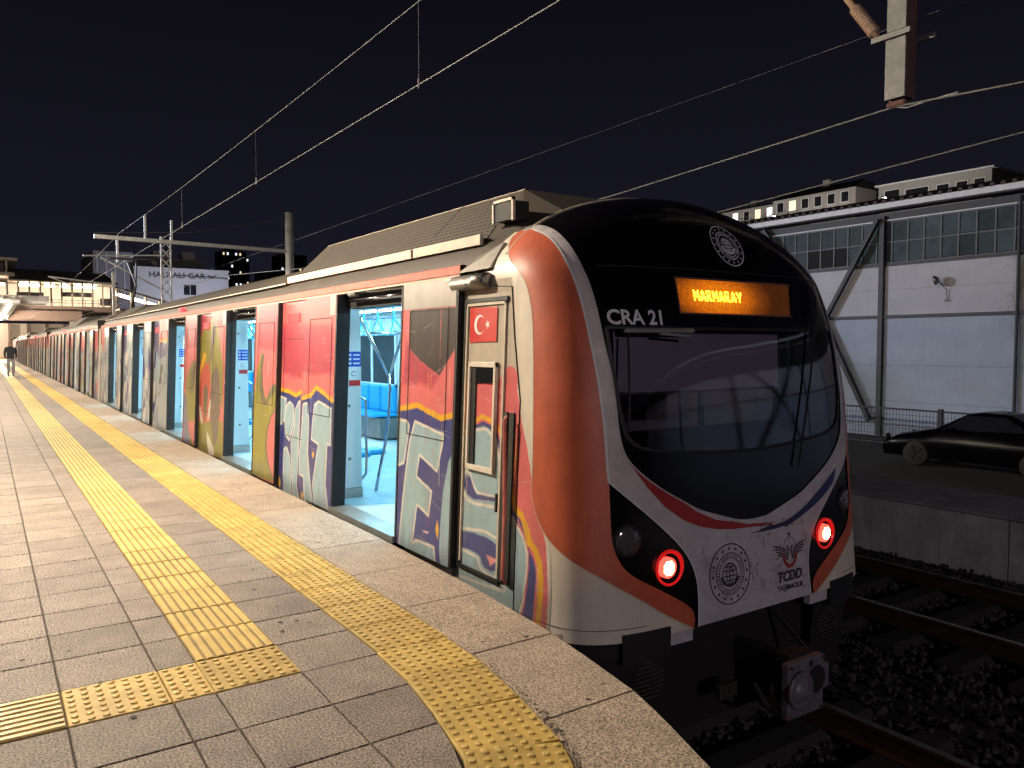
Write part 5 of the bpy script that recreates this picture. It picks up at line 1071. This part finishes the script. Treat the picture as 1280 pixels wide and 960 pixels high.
# wire mesh fence
FX = 22.5
fe = thing('mesh_fence', 'dark wire mesh fence with flat top rail in front of the shed', 'fence', (FX, 12, -1.47))
MB().box(FX - .03, FX + .03, 0, 40, -.36, -.31).build('top_rail', 'fence', fe); MB().box(FX - .02, FX + .02, 0, 40, -1.40, -1.36).build('bottom_rail', 'fence', fe)
for y in np.arange(1.6, 40, 3.3): MB().box(FX - .05, FX + .05, y - .06, y + .06, -1.47, -.26).build('post', 'fence', fe)
fm = MB()
for y in np.arange(3, 30, .1): fm.box(FX - .004, FX + .004, y - .006, y + .006, -1.38, -.33)
for z in np.arange(-1.3, -.35, .2): fm.box(FX - .004, FX + .004, 3, 30, z - .006, z + .006)
tag(fm.build('wire_mesh', 'fence', fe), kind='stuff')
# parked car
ca = thing('parked_car', 'black saloon car parked in the dark beside the mesh fence', 'car', (20.2, 9.4, -1.47))
def car_body():
    prof_ = [(0, .35, .42), (.03, .62, .66), (.35, .78, .72), (1.05, .93, .76), (1.25, .97, .76), (1.95, 1.38, .60), (2.3, 1.43, .58), (2.9, 1.40, .58), (3.65, 1.06, .74), (4.25, .98, .74), (4.42, .80, .70), (4.45, .4, .6)]
    mb = MB(); rows = []
    for (s, top, wt_) in prof_:
        sec = [(-.80, .22), (-.86, .45), (-.85, .72 if top > .72 else top * .9), (-wt_, top - .04), (-wt_ * .75, top), (wt_ * .75, top), (wt_, top - .04), (.85, .72 if top > .72 else top * .9), (.86, .45), (.80, .22)]
        rows.append([(20.2 + x, 11.35 - s, -1.47 + z) for x, z in sec])
    n = 10; V = [p for r in rows for p in r]; F = [(i * n + k, i * n + k + 1, (i + 1) * n + k + 1, (i + 1) * n + k) for i in range(len(rows) - 1) for k in range(n - 1)] + [tuple(range(n)), tuple((len(rows) - 1) * n + k for k in range(n))]
    mb.add(V, F); return recalc(mb.build('body', 'car_black', ca, True))
car_body()
for s in (-1, 1):
    for py in (.85, 3.55):
        w = MB().lathe((20.2 + s * .66, 11.35 - py, -1.47 + .32), (s, 0, 0), [(0, .30), (.02, .32), (.18, .32), (.2, .29), (.2, 0)], 24).build('wheel', 'tyre', ca, True)
        al = MB(); al.lathe((20.2 + s * .862, 11.35 - py, -1.15), (s, 0, 0), [(0, .21), (.01, .2), (.01, .17)], 20)
        for k in range(5): a = 2 * PI * k / 5; al.bar((20.2 + s * .87, 11.35 - py, -1.15), (20.2 + s * .87, 11.35 - py + .19 * math.cos(a), -1.15 + .19 * math.sin(a)), .05, .02)
        al.build('rim', 'alloy', w)
    x = 20.2 + s * .742
    recalc(MB().add([(20.2 + s * .795, 11.35 - 1.45, -.52), (20.2 + s * .795, 11.35 - 3.45, -.44), (20.2 + s * .66, 11.35 - 2.85, -.12), (20.2 + s * .66, 11.35 - 2.0, -.13)], [(0, 1, 2, 3)]).build('side_window', 'window_dark', ca))
    MB().box(20.2 + s * .858 - .01, 20.2 + s * .858 + .01, 7.3, 10.6, -.83, -.815).build('trim_line', 'alloy', ca)
    MB().lathe((20.2 + s * .62, 11.33, -.83), (0, 1, 0), [(0, .11), (.03, .1), (.04, 0)], 14).build('headlight', 'alloy', ca, True)
    MB().box(20.2 + s * .93 - .08, 20.2 + s * .93 + .08, 9.55, 9.7, -.55, -.43).build('mirror', 'car_black', ca, bevel=.02)
# hillside houses
hl = MB(); P = []
for i, x in enumerate((60, 85, 105, 150, 260)):
    for j, y in enumerate((-200, 0, 60, 100, 180, 400)): P.append((x, y, (-1.5, 12, 20, 24, 20)[i] + 1.2 * math.sin(i * 2 + j)))
hl.add(P, [(i * 6 + j, i * 6 + j + 1, (i + 1) * 6 + j + 1, (i + 1) * 6 + j) for i in range(4) for j in range(5)])
o = hl.build('hill', 'soil', smooth=True); tag(o, 'dark hillside behind the shed', 'hill', kind='structure'); recalc(o)
def house(name, label, x, y0, y1, z0, z1, mat, wins, roof=1.0, flat=False):
    h = thing(name, label, 'house', (x, (y0 + y1) / 2, z0), 'houses on the hillside')
    MB().box(x, x + 9, y0, y1, z0, z1).build('wall', mat, h)
    if flat: MB().box(x - .6, x + 9, y0 - .5, y1 + .3, z1, z1 + .22).build('roof_slab', 'shed_trim', h)
    else:
        r = MB().add([(x - .5, y0 - .4, z1), (x - .5, y1 + .4, z1), (x + 4.5, y1 - 1.5, z1 + roof), (x + 4.5, y0 + 1.5, z1 + roof), (x + 9.4, y0 - .4, z1), (x + 9.4, y1 + .4, z1)], [(0, 1, 2, 3), (0, 3, 4), (1, 5, 2), (3, 2, 5, 4)]).build('roof', 'shed_roof', h); recalc(r)
        MB().box(x + 3.5, x + 4.2, (y0 + y1) / 2 - .6, (y0 + y1) / 2 + .6, z1 + .2, z1 + roof + .7).build('chimney', 'house_a', r)
    for (yy, w, zz, hh, lit) in wins:
        wd = MB().box(x - .05, x - .01, yy, yy + w, zz, zz + hh).build('window', {0: 'house_win', 1: 'win_lit', 2: 'win_lit_warm'}[lit], h)
        f_ = MB()
        for (p, q, r_, s) in ((yy - .09, yy, zz - .09, zz + hh + .09), (yy + w, yy + w + .09, zz - .09, zz + hh + .09), (yy, yy + w, zz + hh, zz + hh + .09), (yy, yy + w, zz - .12, zz)): f_.box(x - .10, x - .01, p, q, r_, s)
        f_.build('frame', 'shed_trim', wd)
    return h
rw = random.Random(3)
def winrow(y0, n, step, w, z, hh, p=.25): return [(y0 + k * step, w, z, hh, (1 if rw.random() < .6 else 2) if rw.random() < p else 0) for k in range(n)]
house('terrace_house', 'terraced stone house with lit windows at the left end of the hillside row', 110, 84, 99, 18, 25.2, 'house_a', winrow(84.8, 6, 2.4, 1.1, 23.2, 1.5, .55) + winrow(84.8, 6, 2.4, 1.1, 21.2, 1.4, .4), 1.2)
house('terrace_house', 'long two storey house with hipped roof in the middle of the hillside row', 108, 68.5, 83.2, 18, 25.2, 'house_a', winrow(69.6, 6, 2.3, 1.2, 23.2, 1.5, .35) + winrow(69.6, 6, 2.3, 1.2, 21.3, 1.4, .5), 1.9)
house('flat_roofed_house', 'low flat roofed white house right of the hipped roof on the hill', 109, 50, 65.5, 17, 24.6, 'house_b', [(62.3, 2.2, 22.6, 1.3, 0), (58.2, 3.2, 22.5, 1.1, 0), (55.4, 1.6, 22.0, 1.5, 0), (53, 1.4, 22., 1.5, 0), (50.8, 1.3, 22, 1.5, 0)], 1, True)
# bushes before the houses
for bi, (by, bz, lab) in enumerate(((80, 21.3, 'dark bush below the lit windows of the middle hillside house'), (88, 21.0, 'dark bush before the left terraced house on the hill'))):
    b = thing('bush', lab, 'bush', (105, by, bz - 3), 'bushes on the hillside'); lf = MB(); rr = random.Random(bi)
    for _ in range(900):
        a = Vector((rr.gauss(0, .8), rr.gauss(0, 1.9), rr.gauss(0, .55))); r = .22
        p = Vector((105, by, bz)) + a; lf.add([p + Vector((rr.uniform(-r, r), rr.uniform(-r, r), rr.uniform(-r, r))) for _ in range(3)], [(0, 1, 2)])
    lf.build('foliage', 'leaf_dark', b); MB().tube([(105, by, bz - 3.5), (105, by, bz)], [.12, .05], 6).build('stem', 'rust', b)

# ------------------------------------------------------------------ left background: station, buildings
st = thing('station_bridge', 'lit station concourse bridging the tracks, dark roof and bright windows', 'building', (4, 112, -1.4))
BY = 110.
MB().box(2.6, 14, BY, BY + 14, 9.25, 9.5).build('eaves', 'station_wall', st)
MB().add([(2.6, BY - .6, 9.4), (14.3, BY - .6, 9.2), (13.4, BY + 6, 11.0), (2.6, BY + 6, 11.2)], [(0, 1, 2, 3)]).build('roof', 'station_roof', st)
MB().box(-14, 3.2, BY - 1.5, BY + 14, 9.75, 10.1).build('tower_floor', 'station_wall', st); MB().box(-14, 3.5, BY - 2, BY + 14, 11.45, 11.75).build('tower_roof', 'station_wall', st); MB().box(-14, 2.2, BY + 2, BY + 13, 10.1, 11.45).build('tower_glazing', 'station_roof', st)
MB().box(2.3, 2.5, BY - 1.4, BY - 1.2, 10.1, 11.5).build('tower_post', 'station_wall', st)
MB().box(-14, 14, BY + 5.8, BY + 6, 6.2, 9.3).build('rear_wall', 'station_pane', st)
for k in range(14): MB().box(-1 + k * 1.12, -.82 + k * 1.12, BY + .2, BY + .4, 6.4, 9.3).build('column', 'station_wall', st)
for x0, x1 in ((3.6, 5.8), (8.0, 9.0), (9.6, 12.0), (.6, 2.2), (6.4, 7.4)): MB().box(x0, x1, BY + 1.5, BY + 2.2, 8.75, 9.05).build('ceiling_lamp', 'station_lamp', st)
for x0, x1, z0, z1 in ((3.4, 6.2, 7.45, 8.0), (8.2, 11.6, 7.6, 8.15), (12.3, 13.8, 6.6, 7.5)): MB().box(x0, x1, BY + 1, BY + 1.1, z0, z1).build('sign_board', 'station_roof', st)
MB().box(-14, 14.5, BY - .3, BY + 14, 5.7, 6.35).build('deck', 'station_girder', st); MB().box(-14, 6.2, BY - 8, BY, 6.4, 7.1).build('canopy_edge', 'concrete', st)
MB().box(-14, 10, BY - 1.5, BY + 1, 4.5, 5.7).build('girder', 'station_girder', st)
for x in (-6, -1, 9.5, 14): MB().box(x - .4, x + .4, BY + 3, BY + 4, -1.5, 5.7).build('pier', 'station_wall', st)
for z in (6.75, 7.1): MB().bar((6.2, BY - .4, z), (14.4, BY - .4, z), .05, .05).build('railing', 'station_roof', st)
for k in range(12): MB().box(6.3 + k * .7, 6.34 + k * .7, BY - .42, BY - .38, 6.3, 7.1).build('baluster', 'station_roof', st)
mbp = MB()
for k in range(7): MB().box(14.3 + k * 1.7, 14.5 + k * 1.7, BY + 2, BY + 3, 6.5 - k * .42, 9.2 - k * .5).build('ramp_post', 'station_wall', st)
MB().bar((14, BY + 1.9, 9.1), (26, BY + 1.9, 5.6), .5, .25).build('ramp_roof', 'station_roof', st); MB().bar((14, BY + 2.6, 8.3), (26, BY + 2.6, 4.9), .3, .35).build('ramp_lamp', 'station_lamp', st); MB().bar((14, BY + 1.8, 6.3), (26, BY + 1.8, 3.2), .4, .5).build('ramp_floor', 'station_girder', st)
MB().box(-12, 14, 128, 129, -1.4, 4.6).build('lower_hall', 'hall_pane', st)
for k in range(9): MB().box(-6 + k * 2.2, -5.6 + k * 2.2, 127.4, 127.9, -1.4, 4.6).build('hall_column', 'station_girder', st)
# platform canopy under the bridge
pc = thing('platform_canopy', 'bright platform canopy with tube lamps far along the platform', 'canopy', (-2, 84, 0))
MB().box(-8, 2.2, 66, 108, 4.55, 4.8).build('canopy_roof', 'concrete', pc)
for y in range(70, 108, 9): MB().box(-3.2, -2.9, y, y + .3, 0, 4.55).build('column', 'station_wall', pc)
for x in (1.6, -1.0):
    for y in np.arange(67, 107, 4.): MB().box(x - .12, x + .12, y, y + 2.4, 4.40, 4.52).build('tube_lamp', 'station_lamp', pc)
MB().box(-8, -7.8, 66, 108, 0, 4.5).build('rear_wall', 'station_wall', pc)
cl_ = bpy.data.lights.new('canopy_light', 'POINT'); cl_.energy = 9000; cl_.color = WARM; cl_.shadow_soft_size = .3; clo = bpy.data.objects.new('canopy_light', cl_); COL.objects.link(clo); clo.parent = pc; clo.location = (3.2, 17, 3.9)
# building with roof lettering
gb = thing('terminal_building', 'pale station building with dark lettering high on its wall', 'building', (27, 156, -1.5)); GY = 150.
MB().box(22.0, 37.9, GY, GY + 20, -1.5, 15.3).build('wall', 'gar_wall', gb); MB().box(15.8, 22.0, GY + 1, GY + 20, -1.5, 17.8).build('wall', 'gar_dark', gb)
MB().box(22.0, 34.5, GY + 4, GY + 16, 15.3, 17.4).build('roof_room', 'gar_dark', gb); MB().box(26, 28.6, GY + 5, GY + 9, 17.4, 18.8).build('roof_room', 'gar_wall', gb); MB().box(31, 33.2, GY + 5, GY + 9, 17.4, 18.9).build('roof_room', 'gar_wall', gb)
for k in range(4): MB().box(16.3 + k * 1.4, 16.5 + k * 1.4, GY + .9, GY + 1, 10, 17.5).build('fin', 'gar_wall', gb)
MB().box(21.9, 38.0, GY - .05, GY, 14.95, 15.4).build('parapet', 'gar_wall', gb)
w = MB().box(30.1, 32.2, GY - .04, GY - .005, 10.7, 12.5).build('window', 'house_win', gb); MB().box(31.1, 31.2, GY - .06, GY - .04, 10.7, 12.5).build('mullion', 'gar_wall', w)
V, F = text_mesh('HALKALI GAR', 1.35, .03); A = np.array(V); k_ = 9.6 / A[:, 0].max(); MB().add([(24.3 + x * k_, GY - .06, 13.65 + y) for x, y, _ in V], F).build('roof_lettering', 'mark_dark', gb)
e = MB()
for s in (-1, 1):
    for k in range(3): e.bar((34.95, GY - .07, 14.1 - .15 * k), (34.95 + s * (.85 - .2 * k), GY - .07, 14.45 - .2 * k), .03, .13, (0, 1, 0))
e.build('wing_emblem', 'mark_dark', gb)
MB().tube([(29, GY - .3, 14), (33.3, GY - .3, 13.9), (37.9, GY - .3, 13.8)], .07, 5).build('pipe', 'gar_dark', gb)
def tower(label, x0, x1, y, zt, cols_, rows_, seed):
    t = thing('apartment_tower', label, 'building', ((x0 + x1) / 2, y, -1.5), 'apartment towers on the horizon'); rr = random.Random(seed)
    MB().box(x0, x1, y, y + 14, -1.5, zt).build('wall', 'tower', t)
    MB().box(x0 + (x1 - x0) * .3, x0 + (x1 - x0) * .6, y + 3, y + 9, zt, zt + 1.6).build('lift_house', 'tower', t)
    for i in range(cols_):
        for j in range(rows_):
            lit = rr.random() < .22; x = x0 + (x1 - x0) * (i + .3) / cols_; z = zt - 2.2 - j * 3.0
            MB().box(x, x + (x1 - x0) * .38 / cols_, y - .12, y - .02, z, z + 1.2).build('window', ('win_lit' if rr.random() < .6 else 'win_lit_warm') if lit else 'house_win', t)
tower('tall dark apartment tower right of the pale station building', 98, 110, 400, 48.5, 6, 7, 1)
tower('narrow dark apartment tower just behind the tall tower', 111, 117, 420, 48, 3, 7, 5)
tower('dark apartment block behind the tall overhead line mast', 127, 141, 400, 48.5, 6, 7, 2)
tower('low wide apartment block between the towers on the horizon', 112, 127, 380, 37, 7, 4, 3)

# ------------------------------------------------------------------ person on the platform
def person():
    o0 = Vector((1.08, 46.0, 0)); me = bpy.data.meshes.new('person')
    J = {'pel': (0, 0, .95, .15, .12), 'sp1': (0, .0, 1.12, .155, .12), 'sp2': (0, .01, 1.32, .185, .13), 'nk0': (0, .0, 1.47, .11, .09), 'nk': (0, -.01, 1.54, .058, .058), 'hd': (0, -.025, 1.63, .085, .10), 'tp': (0, -.02, 1.735, .07, .08),
         'hl': (.095, 0, .88, .095, .095), 'kl': (.10, -.06, .49, .07, .07), 'al': (.095, .02, .09, .05, .05), 'tl': (.10, -.12, .035, .042, .03),
         'hr': (-.095, 0, .88, .095, .095), 'kr': (-.10, .0, .49, .07, .07), 'ar': (-.10, .14, .10, .05, .05), 'tr': (-.105, .01, .035, .042, .03),
         'sl': (.19, 0, 1.42, .075, .075), 'el': (.245, .05, 1.15, .058, .058), 'wl': (.225, -.03, .92, .045, .045), 'fl': (.21, -.05, .85, .038, .03),
         'sr': (-.19, 0, 1.42, .075, .075), 'er': (-.245, .05, 1.15, .058, .058), 'wr': (-.225, -.03, .92, .045, .045), 'fr': (-.21, -.05, .85, .038, .03)}
    ks = list(J); E_ = [('pel', 'sp1'), ('sp1', 'sp2'), ('sp2', 'nk0'), ('nk0', 'nk'), ('nk', 'hd'), ('hd', 'tp'), ('pel', 'hl'), ('hl', 'kl'), ('kl', 'al'), ('al', 'tl'), ('pel', 'hr'), ('hr', 'kr'), ('kr', 'ar'), ('ar', 'tr'), ('sp2', 'sl'), ('sl', 'el'), ('el', 'wl'), ('wl', 'fl'), ('sp2', 'sr'), ('sr', 'er'), ('er', 'wr'), ('wr', 'fr')]
    me.from_pydata([J[k][:3] for k in ks], [(ks.index(a), ks.index(b)) for a, b in E_], [])
    o = bpy.data.objects.new('person', me); COL.objects.link(o); m = o.modifiers.new('skin', 'SKIN'); s = o.modifiers.new('sub', 'SUBSURF'); s.levels = 2; s.render_levels = 2
    for i, k in enumerate(ks): me.skin_vertices[0].data[i].radius = J[k][3:5]
    me.skin_vertices[0].data[0].use_root = True
    dg = bpy.context.evaluated_depsgraph_get(); nm = bpy.data.meshes.new_from_object(o.evaluated_get(dg)); bpy.data.objects.remove(o)
    for k in ('cloth_dark', 'cloth_grey', 'skin', 'hair', 'rubber'): nm.materials.append(MAT[k])
    for p in nm.polygons:
        c = p.center; p.use_smooth = True
        p.material_index = 4 if c.z < .10 else 1 if c.z < .90 and abs(c.x) < .18 else 3 if c.z > 1.67 or (c.z > 1.56 and c.y > .03) else 2 if c.z > 1.52 or (c.z < .95 and abs(c.x) > .15) else 0
    o = link('person', nm); o.location = o0; o.rotation_euler = (0, 0, .15); tag(o, 'person in dark jacket and grey trousers walking on the far platform', 'person')
    j = MB(); 
    return o
pe = person()

# ------------------------------------------------------------------ platform lamps (left of the picture) and floodlight
def lamp_post(y, label, power, x=-1.75, h=5.1, col=WARM):
    t = thing('platform_lamp', label, 'lamp', (x, y, 0), 'platform lamp posts')
    MB().lathe((x, y, 0), (0, 0, 1), [(0, .11), (.02, .11), (.03, .065), (h, .045), (h + .02, .03)], 12).build('post', 'galv', t, True)
    MB().tube([(x, y, h - .1), (x + .3, y, h + .05), (x + .75, y, h + .1)], .03, 8).build('arm', 'galv', t)
    hd = MB().box(x + .55, x + 1.15, y - .14, y + .14, h + .06, h + .16).build('lamp_head', 'steel_dark', t, bevel=.03); MB().box(x + .6, x + 1.1, y - .1, y + .1, h + .045, h + .058).build('lens', 'lamp_lens', hd)
    l = bpy.data.lights.new('lamp_light', 'POINT'); l.shadow_soft_size = .12; l.energy = power; l.color = col
    lo = bpy.data.objects.new('lamp_light', l); COL.objects.link(lo); lo.parent = t; lo.location = (.85, 0, h - .12)
    return t
for k, y in enumerate((-13., 8.5, 19., 29., 40., 52., 64., 80., 100., 125.)):
    lamp_post(y, ['lamp post behind the photographer on the platform', 'nearest lamp post left of the tactile paving', 'second lamp post along the platform', 'third lamp post along the platform', 'fourth lamp post along the platform', 'fifth lamp post along the platform', 'sixth lamp post along the platform', 'seventh lamp post along the platform', 'eighth lamp post along the platform', 'ninth lamp post along the platform'][k], LAMP_W * (.58 if k == 0 else 1 if k == 1 else .68), col=(1, .88, .93) if k == 0 else WARM)
def spot(name, loc, target, power, ang, col, size=.3):
    l = bpy.data.lights.new(name, 'SPOT'); l.energy = power; l.spot_size = R(ang); l.spot_blend = 1.0; l.color = col; l.shadow_soft_size = size
    o = bpy.data.objects.new(name, l); COL.objects.link(o); o.location = loc; o.rotation_euler = (Vector(target) - Vector(loc)).to_track_quat('-Z', 'Y').to_euler(); return o
fm_ = thing('floodlight_mast', 'mast with a floodlight aimed across the tracks at the shed', 'mast', (-4, 38, 0))
MB().lathe((-4, 38, 0), (0, 0, 1), [(0, .16), (7.2, .09)], 12).build('pole', 'galv', fm_, True); MB().box(-4.2, -3.85, 37.7, 38.3, 7.2, 7.6).build('lamp_head', 'steel_dark', fm_)
fl_ = spot('flood_light', (-3.7, 37.7, 7.4), (SX, 13, 4.6), FLOOD_W, 38, (.70, .79, 1.0)); fl_.location = (.3, -.3, 7.4); fl_.parent = fm_
added_mast = thing('floodlight_mast', 'added unseen floodlight mast lighting the shed wall for the windscreen reflection', 'mast', (-4, 2, 0))  # mast added to light the wall that the windscreen mirrors
MB().lathe((-4, 2, 0), (0, 0, 1), [(0, .16), (7.2, .09)], 12).build('pole', 'galv', added_mast, True); MB().box(-4.2, -3.85, 1.7, 2.3, 7.2, 7.6).build('lamp_head', 'steel_dark', added_mast)
f2 = spot('flood_light', (-3.7, 1.7, 7.4), (SX, -12, 3.5), FLOOD_W, 38, (.70, .79, 1.0)); f2.location = (.3, -.3, 7.4); f2.parent = added_mast
gm = thing('wall_washer', 'small floodlight on the ground lighting the pale station building', 'floodlight', (33, 128, -1.5)); MB().box(32.8, 33.2, 127.9, 128.3, -1.5, -1.1).build('housing', 'steel_dark', gm)
gs = spot('washer_light', (33, 128.4, -.9), (30, 150, 12), 26000, 80, (.85, .86, 1.0)); gs.location = (0, .5, .6); gs.parent = gm

# added lamps, unseen behind the shed roof, to light the hillside houses
for k, y in enumerate((90., 74., 57.)):
    t = thing('added_hill_lamp', ['added unseen lamp lighting the left terraced house on the hill', 'added unseen lamp lighting the hipped roof house on the hill', 'added unseen lamp lighting the flat roofed house on the hill'][k], 'lamp', (96, y, 14), 'added lamps on the hillside')
    MB().lathe((96, y, 14), (0, 0, 1), [(0, .1), (6.5, .06)], 8).build('post', 'galv', t); MB().box(95.8, 96.8, y - .15, y + .15, 20.5, 20.65).build('lamp_head', 'steel_dark', t)
    l = bpy.data.lights.new('added_hill_light', 'POINT'); l.energy = 3200; l.color = (1, .93, .85); l.shadow_soft_size = .2; lo = bpy.data.objects.new('added_hill_light', l); COL.objects.link(lo); lo.parent = t; lo.location = (.6, 0, 6.3)
